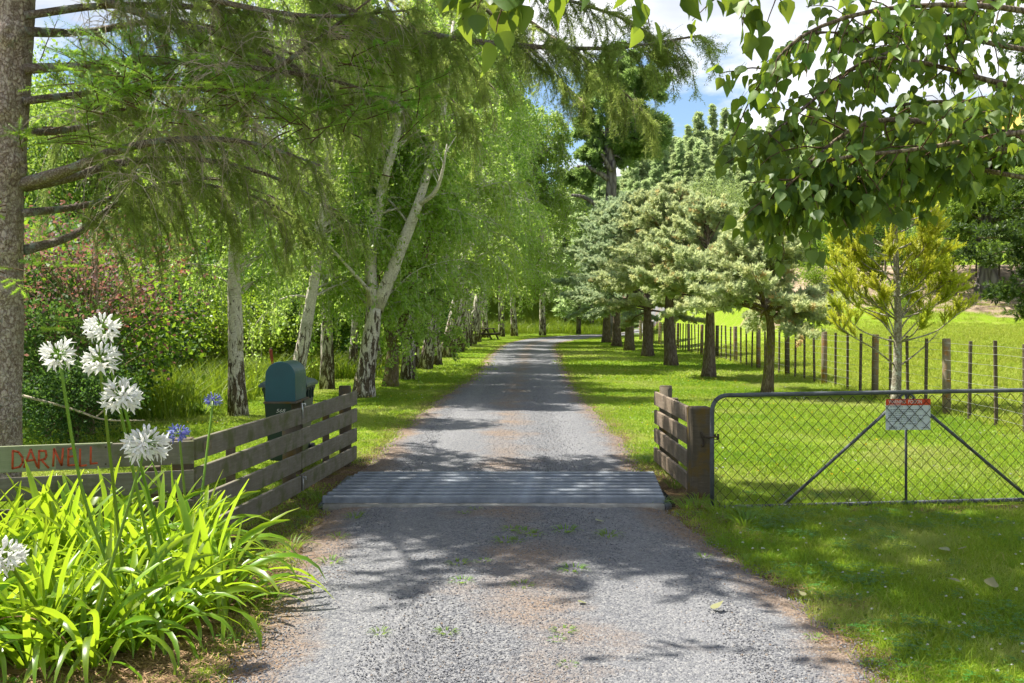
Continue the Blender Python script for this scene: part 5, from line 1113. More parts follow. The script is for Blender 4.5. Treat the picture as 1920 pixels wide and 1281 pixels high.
# ------------------------------------------------------------------ cedars on the right of the drive
def cedar_parts(seed, H, Rm, tr_r, z0, n_br, bare=0.0, tufts=9, tsz=0.115):
    global rng
    keep, rng = rng, np.random.default_rng(seed); bk, lf = G(), G()
    T = smooth_path([(0, 0, -0.1), (rng.normal(0, .04), rng.normal(0, .04), z0), (rng.normal(0, .08), rng.normal(0, .08), H * 0.6), (0, 0, H)], 16); tt = np.linspace(0, 1, 16)
    bk.tube(T, tr_r * (1 - tt) ** 0.8 * (1 + 0.5 * np.exp(-tt * 16 * 0.7)) + 0.012, 14, flare=lambda t, a: 1 + 0.10 * np.sin(4 * a + 3 * t) * (1 - t) + 0.05 * np.sin(9 * a + 7 * t))
    for b in range(n_br):
        t = rng.random() ** 1.15; z = z0 + (H * 0.97 - z0) * t; L = Rm * ((1 - t) ** 0.62 * rng.uniform(0.62, 1.12) + 0.12); a = b * 2.4 + rng.normal(0, 0.3); el = R(12 + 42 * t + rng.normal(0, 8))
        q, _ = along(T, np.array([z / H])); B = walk(q[0], (math.cos(a) * math.cos(el), math.sin(a) * math.cos(el), math.sin(el)), L, 10, 0.28, 0.06, 0.55)
        bk.tube(B, np.linspace(0.02 + 0.012 * L, 0.006, 10), 5, cap=False)
        if rng.random() < bare * (1 - t): continue
        npos = int(L * (0.9) / 0.11) + 2
        for s in np.linspace(0.22 + 0.2 * (1 - t), 1.0, npos):
            q, tg = along(B, np.array([s])); q, tg = q[0], tg[0]
            for sgn in (-1, 1):
                sd_ = unit(np.cross(tg, (0, 0, 1))) * sgn; ln_ = rng.uniform(0.2, 0.52) * (1.15 - 0.5 * s)
                d = unit(sd_ * 0.9 + tg * 0.7 + np.array([0, 0, rng.uniform(-0.25, 0.45)])); S_ = walk(q, d, ln_, 5, 0.5, 0.1)
                m_ = tufts; ps, ts = along(S_, np.linspace(0.15, 1, m_)); base = np.clip(rng.normal(0.45, 0.2) + 0.18 * (s - 0.5), 0, 0.93)
                lf.scatter(*TUFT_C, ps + rng.normal(0, 0.02, (m_, 3)), unit(ts * 0.8 + rng.normal(0, 0.5, (m_, 3)) + np.array([0, 0, 0.45])), rdir(m_), tsz * rng.uniform(0.7, 1.25, m_), np.clip(base + rng.normal(0, 0.1, m_), 0, 0.97) if rng.random() > 0.03 else 1.0)
    rng = keep; return bk.mesh('trunk', True), lf.mesh('crown')
CG = 'cedars in the row right of the drive'
cS = cedar_parts(201, 3.55, 1.75, 0.10, 1.4, 60, 0.25, 8); cM = cedar_parts(202, 5.0, 2.05, 0.14, 1.85, 72, 0.08, 8); cT = cedar_parts(203, 7.4, 2.6, 0.21, 2.25, 100, 0.03, 8, 0.14)
def cedar(parts, px, py, label, rz, s, leaf, bark_='cedar_bark'):
    p = GB(px, py); t = thing('cedar_tree', label, 'cedar tree', (p[0], p[1], gzs(p[0], p[1])), rz, CG, s)
    for nm, me, mt in (('trunk', parts[0], M[bark_]), ('crown', parts[1], M[leaf])):
        o = bpy.data.objects.new(nm, me); link(o, t)
        if len(me.materials) == 0: me.materials.append(mt)
        o.material_slots[0].link = 'OBJECT'; o.material_slots[0].material = mt
    return t
cedar(cS, 1438, 738, 'smallest cedar nearest the gate with a mossy forked trunk and bare low limbs', 0.3, 1.0, 'cedar_leaf', 'mossy_bark')
cedar(cM, 1328, 709, 'second cedar from the gate in the right-hand row', 1.0, 0.92, 'cedar_leaf')
cedar(cM, 1259, 687, 'third cedar from the gate in the right-hand row', 2.7, 1.12, 'cedar_leaf')
cedar(cT, 1214, 669, 'fourth cedar from the gate with a straight thick trunk', 0.7, 0.86, 'cedar_leaf')
cedar(cT, 1180, 658, 'fifth cedar from the gate with a pale bark-scarred base', 3.3, 0.95, 'cedar_blue')
cedar(cT, 1157, 650, 'sixth cedar from the gate overlapping the last one', 5.1, 1.03, 'cedar_blue')
cedar(cT, 1137, 643, 'last and bluest cedar of the row beside the drive bend', 1.9, 1.1, 'cedar_blue')

# ------------------------------------------------------------------ young brush-tipped conifer by the gate
ar0 = np.array([6.75, 17.4, 0]); ar = thing('araucaria_tree', 'young conifer with lichened trunk and yellow-green brush-like branch tips', 'conifer', tuple(ar0))
arp = lambda px, py, dy=0.0: at(px, py, 17.4 + dy) - ar0
g = G(); T = smooth_path([arp(1679, 775), arp(1682, 690), arp(1684, 600), arp(1681, 520), arp(1678, 420), arp(1676, 330)], 18); tt = np.linspace(0, 1, 18)
g.tube(T, 0.085 - 0.055 * tt + 0.03 * np.exp(-tt * 14), 14, flare=lambda t, a: 1 + 0.06 * np.sin(3 * a + t * 30)); obj('trunk', g, M['arauc_bark'], ar, smooth=True)
AB = [(685, [(1640, 655), (1600, 632), (1572, 612)], .6), (685, [(1712, 668), (1735, 648), (1760, 622)], 0), (640, [(1650, 600), (1605, 575), (1575, 545)], .5), (640, [(1712, 612), (1735, 590)], 0), (628, [(1700, 600), (1742, 570), (1790, 535)], .8), (600, [(1640, 570), (1600, 545), (1570, 500)], .8), (600, [(1725, 560), (1755, 545), (1785, 522)], .9), (600, [(1660, 545), (1640, 510), (1618, 480)], .8), (560, [(1715, 540), (1740, 515), (1752, 495)], .8), (560, [(1645, 520), (1615, 500), (1590, 470)], .9), (535, [(1640, 490), (1605, 470), (1575, 455)], 1), (530, [(1700, 500), (1722, 480), (1735, 460)], .9), (500, [(1710, 475), (1735, 455), (1750, 440)], 1), (480, [(1650, 455), (1620, 440), (1596, 420)], 1), (475, [(1640, 470), (1625, 430), (1630, 400)], .9), (440, [(1655, 420), (1625, 400), (1590, 402)], 1), (435, [(1700, 430), (1725, 410), (1728, 395)], 1), (420, [(1650, 400), (1640, 375), (1638, 350)], 1), (400, [(1695, 390), (1712, 370), (1720, 345)], 1), (620, [(1690, 590), (1706, 560), (1712, 535)], .5), (650, [(1672, 610), (1660, 585), (1652, 565)], .6), (545, [(1690, 520), (1700, 500), (1705, 470)], .8), (370, [(1660, 350), (1645, 335), (1632, 320)], 1), (360, [(1690, 345), (1705, 330), (1715, 318)], 1)]
for tier, py0 in enumerate((640, 595, 550, 505, 462, 420)):
    for k in range(4):
        a_ = tier * 0.9 + k * 1.5708 + rng.normal(0, 0.15); L_ = (1.05 - 0.05 * tier) * rng.uniform(0.75, 1.1); f = np.clip((775 - py0) / 445, 0, 1); q, _ = along(T, np.array([f]))
        e1 = q[0] + np.array([math.cos(a_) * L_ * 0.55, math.sin(a_) * L_ * 0.55, 0.17 * L_]); e2 = q[0] + np.array([math.cos(a_) * L_, math.sin(a_) * L_, 0.52 * L_])
        AB.append((py0, [(960 + (p_[0] + ar0[0]) / (p_[1] + ar0[1]) * F_PX, HORIZON + (CAM_H - p_[2]) / (p_[1] + ar0[1]) * F_PX, p_[1]) for p_ in (e1, (e1 + e2) / 2 - np.array([0, 0, 0.02]), e2)], 0.75))
for i, (py0, K, fol) in enumerate(AB):
    f = np.clip((775 - py0) / (775 - 330), 0, 1); q, _ = along(T, np.array([f])); dy = [-0.6, 0.5, -0.25, 0.8, 0.1, -0.8][i % 6]
    P = smooth_path([q[0]] + [arp(k3[0], k3[1], k3[2] if len(k3) > 2 else dy * (k_ + 1) / 3) for k_, k3 in enumerate(K)], 12); g = G(); g.tube(P, np.linspace(0.016, 0.006, 12), 6); br = obj('branch', g, M['arauc_bark'], ar, smooth=True)
    nd = G(); tg_ = G()
    if fol > 0:
        nt = 5 if fol < 0.76 else 8
        for s in np.linspace(0.6 if fol < 0.8 else 0.45, 1.0, nt):
            q, tg = along(P, np.array([s])); q, tg = q[0], tg[0]; sd_ = unit(np.cross(tg, (0, 1, 0))) * rng.choice([-1, 1])
            tgt = unit(tg * 0.8 + rng.normal(0, 0.45, 3) + np.array([0, 0, 0.2])); S_ = walk(q, tgt, rng.uniform(0.2, 0.36), 6, -0.6, 0.05); tg_.tube(S_, np.linspace(0.008, 0.005, 6), 4, cap=False)
            m_ = 14; ps, ts = along(S_, np.linspace(0.1, 1, m_)); lat = unit(np.cross(ts, rdir(m_))); base = np.clip(rng.normal(0.55, 0.16), 0, 1)
            nd.scatter(*brush(26, 0.16, 0.05, i, 0.9), ps, unit(ts * 0.7 + lat * 0.6 + np.array([0, 0, 0.55])), rdir(m_), rng.uniform(0.13, 0.24, m_), np.clip(base + rng.normal(0, 0.14, m_), 0, 1))
    else:
        for k_ in range(5):
            q, tg = along(P, np.array([rng.uniform(0.5, 1)])); S_ = walk(q[0], tg[0] + rng.normal(0, 0.6, 3), 0.15, 5, 0, 0.1); tg_.tube(S_, 0.004, 3, cap=False)
    if tg_.n: obj('twigs', tg_, M['arauc_bark'], br)
    if nd.n: obj('needle_brush', nd, M['arauc_leaf'], br)

# ------------------------------------------------------------------ tall pine behind the cedars, forest on the hill
pn0 = np.array([7.2, 74.0, 0]); pine = thing('pine_tree', 'tall dark pine with a bare grey trunk and two stout limbs behind the cedars', 'pine tree', (pn0[0], pn0[1], gzs(7.2, 74)))
pp = lambda px, py, dy=0.0: at(px, py, 74 + dy) - pn0 - np.array([0, 0, gzs(7.2, 74)])
g = G(); T = smooth_path([pp(1150, 640), pp(1147, 480), pp(1146, 380), pp(1147, 320), pp(1140, 270), pp(1143, 190), pp(1150, 110)], 24); g.tube(T, np.linspace(0.55, 0.16, 24), 14, flare=lambda t, a: 1 + 0.08 * np.sin(3 * a + 9 * t) + 0.04 * np.sin(6 * a - 23 * t))
for K in ([(1143, 338), (1120, 322), (1098, 314), (1083, 312)], [(1140, 400), (1118, 385), (1095, 370), (1072, 366)], [(1142, 300), (1150, 305), (1147, 320), (1135, 300), (1128, 288)]):
    P = smooth_path([pp(*q, -0.3 * i) for i, q in enumerate(K)], 10); g.tube(P, np.linspace(0.24, 0.10, 10), 8)
obj('trunk', g, M['pine_bark'], pine, smooth=True)
def puffs(g, wood, c, rad, n, tmpl, sz, flat=0.6, q0=None):
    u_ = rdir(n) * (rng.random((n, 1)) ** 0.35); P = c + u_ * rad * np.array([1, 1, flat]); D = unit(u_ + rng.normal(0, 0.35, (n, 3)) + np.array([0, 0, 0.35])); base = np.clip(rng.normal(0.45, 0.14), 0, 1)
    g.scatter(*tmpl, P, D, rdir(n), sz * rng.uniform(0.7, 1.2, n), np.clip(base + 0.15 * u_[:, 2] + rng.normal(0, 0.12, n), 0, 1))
    if wood is not None and q0 is not None: wood.tube(smooth_path([q0, (q0 + c) / 2 + np.array([0, 0, 0.3]), c], 6), np.linspace(0.09, 0.03, 6), 5, cap=False)
lf, bw = G(), G()
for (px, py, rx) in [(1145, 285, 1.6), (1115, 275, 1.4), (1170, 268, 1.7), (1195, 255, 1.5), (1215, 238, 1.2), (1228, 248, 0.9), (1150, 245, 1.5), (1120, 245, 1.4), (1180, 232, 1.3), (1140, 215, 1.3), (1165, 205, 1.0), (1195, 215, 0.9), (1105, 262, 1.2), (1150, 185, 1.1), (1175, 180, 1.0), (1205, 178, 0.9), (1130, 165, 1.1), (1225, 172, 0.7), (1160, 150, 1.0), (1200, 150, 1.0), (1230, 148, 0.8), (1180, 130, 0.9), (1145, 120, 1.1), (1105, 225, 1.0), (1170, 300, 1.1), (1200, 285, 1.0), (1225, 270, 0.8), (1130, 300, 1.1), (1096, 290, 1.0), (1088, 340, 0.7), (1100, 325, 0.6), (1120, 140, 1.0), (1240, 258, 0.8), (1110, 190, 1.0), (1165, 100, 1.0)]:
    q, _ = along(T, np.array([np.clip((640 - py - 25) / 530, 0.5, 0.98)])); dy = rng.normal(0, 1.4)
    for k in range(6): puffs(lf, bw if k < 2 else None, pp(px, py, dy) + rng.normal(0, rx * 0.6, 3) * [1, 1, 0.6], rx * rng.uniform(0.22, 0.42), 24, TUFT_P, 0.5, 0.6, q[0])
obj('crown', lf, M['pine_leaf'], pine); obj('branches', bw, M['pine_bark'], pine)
def conifer_parts(seed, H, Rm, n_br, per, sz, el0=25):
    global rng
    keep, rng = rng, np.random.default_rng(seed); bk, lf = G(), G(); bk.tube(np.array([(0, 0, -0.5), (0, 0, H * 0.5), (0, 0, H)]), np.array([0.25, 0.14, 0.03]), 7)
    for b in range(n_br):
        t = rng.random() ** 0.85; z = H * (0.08 + 0.9 * t); L = Rm * ((1 - t) ** 0.9 * rng.uniform(0.6, 1.15) + 0.05); a = rng.random() * 6.283; el = R(el0 + 30 * t)
        B = walk((0, 0, z), (math.cos(a) * math.cos(el), math.sin(a) * math.cos(el), math.sin(el)), L, 6, 0.03, 0.05, 0.25); bk.tube(B, 0.03, 3, cap=False)
        m_ = max(4, int(per * (L / Rm + 0.25))); q, tg = along(B, rng.random(m_) ** 0.6); base = np.clip(rng.normal(0.45, 0.16), 0, 1)
        lf.scatter(*TUFT_P, q + rng.normal(0, 0.12, (m_, 3)), unit(tg * 0.8 + rng.normal(0, 0.5, (m_, 3)) + np.array([0, 0, 0.5])), rdir(m_), sz * rng.uniform(0.7, 1.2, m_), np.clip(base + rng.normal(0, 0.13, m_), 0, 1))
    for k in range(14): lf.scatter(*TUFT_P, np.array([(0, 0, H * (0.86 + 0.01 * k))]), np.array([(rng.normal(0, .3), rng.normal(0, .3), 1.0)]), rdir(1), sz * 0.8, 0.6)
    rng = keep; return bk.mesh('trunk'), lf.mesh('crown')
FG = 'pines of the forest on the hill'; flab = 'grey-green pine among the forest covering the hill behind the cedars'
fp = [conifer_parts(301, 16, 3.0, 120, 15, 0.62), conifer_parts(302, 14, 3.3, 110, 15, 0.62), conifer_parts(303, 18, 2.7, 130, 14, 0.58)]
fo = []
for i, q in enumerate(fp):
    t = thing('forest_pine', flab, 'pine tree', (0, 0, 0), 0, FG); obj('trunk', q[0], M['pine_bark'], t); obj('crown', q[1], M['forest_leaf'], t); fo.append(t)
spots = []
r_ = random.Random(9)
for px, py, Y in [(1252, 222, 118), (1310, 212, 132), (1336, 196, 135), (1359, 204, 138), (1374, 216, 136), (1290, 235, 128), (1424, 238, 140), (1447, 218, 150), (1275, 262, 112), (1226, 262, 116), (1398, 250, 128), (1470, 252, 134), (1500, 246, 140), (1348, 258, 118), (1320, 272, 112)]:
    spots.append((px, py, Y))
for row, (Y, py) in enumerate(((112, 300), (122, 275), (134, 258), (148, 248), (165, 244))):
    for k in range(11): spots.append((1190 + k * 33 + r_.uniform(-12, 12) + 15 * (row % 2), py + r_.uniform(-16, 18) - max(0, k - 8) * 8, Y + r_.uniform(-4, 4)))
for k in range(16): spots.append((1560 + k * 26 + r_.uniform(-10, 10), 240 + r_.uniform(-25, 25), 150 + r_.uniform(-15, 15)))
for k in range(14): spots.append((1180 + k * 26 + r_.uniform(-12, 12), 268 + r_.uniform(-30, 26), 118 + r_.uniform(-6, 10)))
for k in range(9): spots.append((1040 + k * 17 + r_.uniform(-6, 6), 330 + r_.uniform(-28, 28), 112 + r_.uniform(-5, 8)))
for k in range(20): spots.append((1210 + k * 20 + r_.uniform(-8, 8), 335 + r_.uniform(-20, 20), 103 + r_.uniform(-3, 3)))
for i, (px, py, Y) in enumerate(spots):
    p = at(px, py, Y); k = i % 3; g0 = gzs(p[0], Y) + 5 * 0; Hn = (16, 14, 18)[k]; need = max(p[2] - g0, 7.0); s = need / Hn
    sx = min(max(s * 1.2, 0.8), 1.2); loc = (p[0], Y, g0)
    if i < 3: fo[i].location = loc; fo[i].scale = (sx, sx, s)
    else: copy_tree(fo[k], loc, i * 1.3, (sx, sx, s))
# pale round-headed tree and darker trees behind the cedar row
pw = leafy(95, 10, 3.2, 2.0, 130, 120, 0.15, RHOMB, 0.18, 0.6, 0.3, -0.8)
p = at(1335, 330, 78); plant_proto('willow_tree', 'pale green loose willow-like tree between the cedars and the forest', 'tree', None, pw, M['mossy_bark'], M['pale_leaf'], (p[0], 78, gzs(p[0], 78)), 0, (p[2] - gzs(p[0], 78)) / 9.8)
for i, (px, py, Y, lab) in enumerate([(1500, 400, 62, 'grey-green pine rising behind the nearest cedar'), (1545, 385, 58, 'dull green pine left of the brush-tipped conifer'), (1440, 405, 80, 'shaded pine between the pale willow and the poplar leaves'), (1590, 360, 60, 'pine half hidden behind the brush-tipped conifer'), (1640, 330, 70, 'pine on the bank behind the brush-tipped conifer'), (1085, 400, 84, 'dark pine at the far left end of the cedar row'), (1060, 360, 92, 'tall dark pine beyond the last birches'), (1110, 410, 90, 'dark pine behind the last cedar')]):
    p = at(px, py, Y); g0 = gzs(p[0], Y); c = copy_tree(fo[i % 3], (p[0], Y, g0), i * 1.9, (0.62 if Y < 75 else 0.9, 0.62 if Y < 75 else 0.9, (p[2] - g0) / (16, 14, 18)[i % 3]), lab); c['group'] = 'pines near the cedar row'

# ------------------------------------------------------------------ dark cypresses on the right
def cypress_parts(seed, H, Rm, z0, n_br, per, sz, tr_r):
    global rng
    keep, rng = rng, np.random.default_rng(seed); bk, lf = G(), G(); T = smooth_path([(0, 0, -0.4), (0.1, 0, H * 0.3), (0, 0.1, H * 0.7), (0, 0, H)], 14); tt = np.linspace(0, 1, 14)
    bk.tube(T, tr_r * (1 - tt) ** 0.8 * (1 + 0.7 * np.exp(-tt * 10)) + 0.02, 14, flare=lambda t, a: 1 + 0.12 * np.sin(4 * a + 2 * t) + 0.05 * np.sin(9 * a))
    for b in range(n_br):
        t = rng.random(); z = z0 + (H - z0) * t; L = Rm * ((1 - t) ** 0.5 * rng.uniform(0.5, 1.15) + 0.1); a = b * 2.4 + rng.normal(0, .3); el = R(-2 + 35 * t + rng.normal(0, 10)); q, _ = along(T, np.array([min(z / H * 0.96, 0.98)]))
        B = walk(q[0], (math.cos(a) * math.cos(el), math.sin(a) * math.cos(el), math.sin(el)), L, 9, 0.05, 0.07, 0.1); bk.tube(B, np.linspace(0.03 + 0.012 * L, 0.01, 9), 5, cap=False)
        for s in rng.uniform(0.3, 1.0, per):
            q, tg = along(B, np.array([s])); c = q[0] + rng.normal(0, 0.28, 3) * [1, 1, 0.5]; m_ = 26; P = c + rng.normal(0, 0.22, (m_, 3)) * [1, 1, 0.45]; base = np.clip(rng.normal(0.4, 0.2), 0, 1)
            lf.scatter(*TUFT_P, P, unit(tg * 0.6 + rng.normal(0, 0.5, (m_, 3)) + np.array([0, 0, 0.15])), rdir(m_), sz * rng.uniform(0.7, 1.2, m_), np.clip(base + rng.normal(0, 0.15, m_), 0, 1))
    rng = keep; return bk.mesh('trunk', True), lf.mesh('crown')
cy = cypress_parts(401, 11, 4.2, 2.6, 95, 16, 0.17, 0.35)
y_ = 27; cyp = plant_proto('cypress_tree', 'dark dense cypress overhanging from the right edge of the picture', 'cypress tree', None, cy, M['cedar_bark'], M['cypress_leaf'], (17.0, y_, gzs(17.0, y_)))
cy2 = cypress_parts(402, 6.2, 4.6, 2.0, 60, 14, 0.17, 0.42)
b_ = (at(1850, 590, 45.2)); cyp2 = plant_proto('cypress_tree', 'old flat-topped cypress with a pale trunk on the bank', 'cypress tree', None, cy2, M['pine_bark'], M['cypress_leaf'], (b_[0], 45.2, gzs(b_[0], 45.2)))
for q in cyp2.children:
    if q.name.startswith('crown'): q.material_slots[0].link = 'OBJECT'; q.material_slots[0].material = M['broad_leaf']
for i, (x, y, s, lab) in enumerate([(17.0, 43.0, 0.5, 'small green shrub on the bank below the old tree'), (24.6, 44.0, 0.7, 'leafy shrub on the bank right of the old tree'), (14.2, 46, 0.8, 'dark shrub at the left end of the bank'), (26.5, 41, 0.8, 'dark bush at the right edge on the bank'), (16, 52, 1.1, 'dark shrub behind the bank fence'), (20, 54, 1.2, 'broad shrub behind the old tree on the bank')]):
    c = copy_tree(s0 if i % 2 else s1_, (x, y, gzs(x, y)), i, s, lab); c['group'] = 'shrubs on the bank'
for i, (x, y, s) in enumerate([(24, 66, 0.62), (31, 60, 0.6), (19.5, 64, 0.6), (38, 66, 0.7), (36, 52, 0.5), (27.5, 70, 0.7)]):
    q_ = copy_tree(fo[i % 3], (x, y, gzs(x, y)), i * 2.6, (s * 1.25, s * 1.25, s), 'grey-green pine standing above the bank on the right'); q_['group'] = 'pines above the bank'
# ------------------------------------------------------------------ agapanthus in front of the left fence
def strap_mesh(e0, curl, L, w, seed):
    r = np.random.default_rng(seed); n = 10; P = [np.zeros(3)]; e = e0; yaw = 0.0
    for i in range(n - 1):
        e -= curl * (0.35 + 1.4 * (i / n)) / n; yaw += r.normal(0, 0.03); P.append(P[-1] + np.array([math.cos(e) * math.cos(yaw), math.sin(yaw) * math.cos(e), math.sin(e)]) * L / (n - 1))
    P = np.array(P); T = unit(np.gradient(P, axis=0)); S = unit(np.cross(T, np.cross((0, 1, 0), T) + 1e-6)); S = np.tile((0, 1.0, 0), (n, 1)); N = np.cross(T, S); tw = np.linspace(0, r.normal(0, 0.5), n)
    S2 = S * np.cos(tw)[:, None] + N * np.sin(tw)[:, None]; N2 = np.cross(T, S2)
    ww = w * np.array([0.62, 0.8, 0.92, 1, 1, 1, 0.97, 0.85, 0.6, 0.14])
    V = np.stack([P - S2 * ww[:, None] - N2 * ww[:, None] * 0.28 * -1, P, P + S2 * ww[:, None] + N2 * ww[:, None] * 0.28], 1).reshape(-1, 3)
    k = np.arange(n - 1) * 3; Fq = np.concatenate([np.stack([k, k + 1, k + 4, k + 3], -1), np.stack([k + 1, k + 2, k + 5, k + 4], -1)])
    base_ = r.uniform(0.15, 0.75); rv_ = np.tile([base_ + 0.12, base_ - 0.1, base_ + 0.12], n) + r.normal(0, 0.05, len(V)); rv_ = np.clip(rv_, 0, 0.93)
    if seed % 2 == 0: rv_[-3:] = 1.0
    me = mesh_np('leaf', V, [Fq], rv_, True); me.materials.append(M['strap']); return me
straps_up = [strap_mesh(R(r_), c_, L_, w_, i) for i, (r_, c_, L_, w_) in enumerate([(84, 0.5, 0.60, 0.0155), (78, 0.9, 0.62, 0.0165), (72, 0.7, 0.56, 0.0145), (80, 1.5, 0.60, 0.016), (68, 1.1, 0.58, 0.017)])]
straps_arch = [strap_mesh(R(r_), c_, L_, w_, 20 + i) for i, (r_, c_, L_, w_) in enumerate([(66, 2.1, 0.66, 0.016), (60, 2.6, 0.64, 0.0165), (52, 2.0, 0.60, 0.016), (70, 3.1, 0.68, 0.016), (45, 1.8, 0.58, 0.015)])]
brown_leaf = [q.copy() for q in straps_arch[2:5]]
for q in brown_leaf: q.materials.clear(); q.materials.append(M['litter'])
def floret_mesh(bud, seed):
    g = G(); r = np.random.default_rng(seed)
    if bud:
        g.tube(np.array([(0.42, 0, 0), (0.55, 0, 0), (0.75, 0, 0), (0.86, 0, 0)]), np.array([0.015, 0.045, 0.055, 0.01]), 6, 0.6)
    else:
        g.tube(np.array([(0.45, 0, 0), (0.55, 0, 0), (0.70, 0, 0)]), np.array([0.018, 0.04, 0.07]), 6, 0.5, cap=False)
        for k in range(6):
            a = k * math.pi / 3 + r.normal(0, 0.12); rad = np.array([0, math.cos(a), math.sin(a)]); tg = np.array([0, -math.sin(a), math.cos(a)])
            b = np.array([0.68, 0, 0]) + rad * 0.065; m_ = np.array([0.84, 0, 0]) + rad * 0.15; t = np.array([r.uniform(0.9, 1.0), 0, 0]) + rad * r.uniform(0.28, 0.38)
            g.add([b - tg * 0.03, b + tg * 0.03, m_ + tg * 0.055, t + tg * 0.012, t - tg * 0.012, m_ - tg * 0.055], [np.array([[0, 1, 2, 5], [5, 2, 3, 4]])], 0.5)
    return g
def floret_pair(mat):
    out = []
    for bud, seed in ((False, 1), (False, 2), (True, 3)):
        me = floret_mesh(bud, seed).mesh('floret', True); me.materials.append(mat); out.append(me)
    return out
FW, FB = floret_pair(M['petal']), floret_pair(M['petal_blue'])
hub_g = G(); hub_g.tube(np.array([(0, 0, -0.02), (0, 0, 0), (0, 0, 0.012)]), np.array([0.008, 0.014, 0.006]), 8); hub_me = hub_g.mesh('hub', True)
def flower(parent, base, head, diam, meshes, n, droop=0.0, bend=(0, 0)):
    """stalk from base to head; umbel of florets, buds on top"""
    base = np.array(base, float); head = np.array(head, float); mid = base * 0.45 + head * 0.55 + np.array([bend[0], bend[1], 0.0])
    g = G(); P = smooth_path([base, base * 0.75 + head * 0.25 + np.array([bend[0], bend[1], 0]) * 0.5, mid, head], 16); g.tube(P, np.linspace(0.0095, 0.0075, 16), 8, 0.5)
    pl = np.array(parent.location); g.V = [v_ - pl for v_ in g.V]
    obj('flower_stalk', g, M['stem'], parent, smooth=True)
    hd = bpy.data.objects.new('flower_head', hub_me); hd.location = head - pl; link(hd, parent)
    if not hub_me.materials: hub_me.materials.append(M['stem'])
    for i in range(n):
        z_ = 1 - 1.55 * (i + 0.5) / n; a = i * 2.39996 + rng.normal(0, 0.35); rr_ = math.sqrt(max(0, 1 - z_ * z_)); d = Vector((rr_ * math.cos(a), rr_ * math.sin(a), z_ - droop * 0.2)).normalized()
        me = meshes[2] if (z_ > 0.25 and rng.random() < 0.85) or rng.random() < 0.2 else meshes[int(rng.integers(0, 2))]
        if z_ < -0.2: d = (d + Vector((0, 0, -0.25))).normalized()
        o = bpy.data.objects.new('floret', me); o.rotation_mode = 'QUATERNION'; o.rotation_quaternion = d.to_track_quat('X', 'Z'); s_ = diam * 0.5 * rng.uniform(0.82, 1.15); o.scale = (s_, s_ * 1.35, s_ * 1.35); link(o, hd)
    g = G()
    for i in range(n):
        z_ = 1 - 1.55 * (i + 0.5) / n; a = i * 2.39996; rr_ = math.sqrt(max(0, 1 - z_ * z_)); g.tube(np.array([(0, 0, 0), np.array((rr_ * math.cos(a), rr_ * math.sin(a), z_)) * diam * 0.235]), 0.0018, 3, 0.5, cap=False)
    obj('pedicels', g, M['stem'], hd)
AG = 'agapanthus plants massed in front of the left fence'
def agapanthus(x, y, n, label, s=1.0, lean=None):
    t = thing('agapanthus_plant', label, 'agapanthus', (x, y, 0.0), 0, AG)
    for i in range(n):
        a = i * 2.4 + rng.normal(0, 0.3)
        up = i < n * 0.36
        me = (straps_up if up else straps_arch)[int(rng.integers(0, 5))]
        if i == n - 1 and rng.random() < 0.6: me = brown_leaf[int(rng.integers(0, 3))]
        r0 = 0.02 if up else 0.05
        o = bpy.data.objects.new('leaf', me); o.location = (math.cos(a) * r0 + rng.normal(0, .02), math.sin(a) * r0 + rng.normal(0, .02), 0.0); o.rotation_euler = (rng.normal(0, 0.14), rng.normal(0, 0.12), a)
        q = s * rng.uniform(0.82, 1.2); o.scale = (q, q * rng.uniform(0.9, 1.15), q); link(o, t)
    return t
lab0 = 'leafy agapanthus rosette without flowers in the bed below the front fence'
bedp = []
rb = random.Random(3)
for row, y in enumerate((4.62, 4.86, 5.12, 5.42, 5.72, 6.02, 6.26)):
    x = -3.5 + 0.14 * (row % 2); xr_ = (-1.84, -1.72, -1.66, -1.64, -1.66, -1.76, -1.98)[row]
    while x < xr_: bedp.append((x + rb.uniform(-.07, .07), y + rb.uniform(-.08, .08))); x += 0.245
bedp = [(x, y) for x, y in bedp if x > -y * 0.545 - 0.35]
plants = []
for (x, y) in bedp: plants.append(agapanthus(x, y, 31, lab0, 1.08 if y > 5.5 else 0.92))
def nearest(x, y): return min(plants, key=lambda t: (t.location.x - x) ** 2 + (t.location.y - y) ** 2)
used = set()
def put_flower(px, py, Y, bx, by, diam, meshes, n, label, bend=(0, 0)):
    h = at(px, py, Y); cand = sorted(plants, key=lambda t: (t.location.x - bx) ** 2 + (t.location.y - by) ** 2); t = next(q for q in cand if q.name not in used); used.add(t.name)
    t['label'] = label; flower(t, (t.location.x, t.location.y, 0.05), h, diam, meshes, n, 0.2, bend)
put_flower(192, 612, 4.95, -1.80, 5.05, 0.185, FW, 32, 'agapanthus bearing the topmost white flower head of the cluster')
put_flower(110, 664, 4.75, -1.88, 4.95, 0.17, FW, 34, 'agapanthus with the leftmost white head on a curved stalk in front of the spruce', (-0.06, 0))
put_flower(186, 672, 4.85, -1.95, 5.15, 0.18, FW, 34, 'agapanthus whose white head half hides below the topmost one')
put_flower(227, 742, 4.85, -1.80, 5.3, 0.205, FW, 36, 'agapanthus with a round white head in the middle of the flower cluster')
put_flower(275, 830, 4.8, -1.75, 4.9, 0.215, FW, 38, 'agapanthus with the biggest white head overlapping the front fence board')
put_flower(8, 1040, 4.35, -2.0, 4.7, 0.18, FW, 40, 'agapanthus with a low white head cut off by the left edge')
put_flower(336, 812, 6.35, -2.05, 6.2, 0.15, FB, 26, 'agapanthus with a violet-blue head at the fence corner')
put_flower(400, 748, 6.45, -1.88, 6.1, 0.11, FB, 20, 'agapanthus with a small blue head on a tall thin stalk by the rail fence')

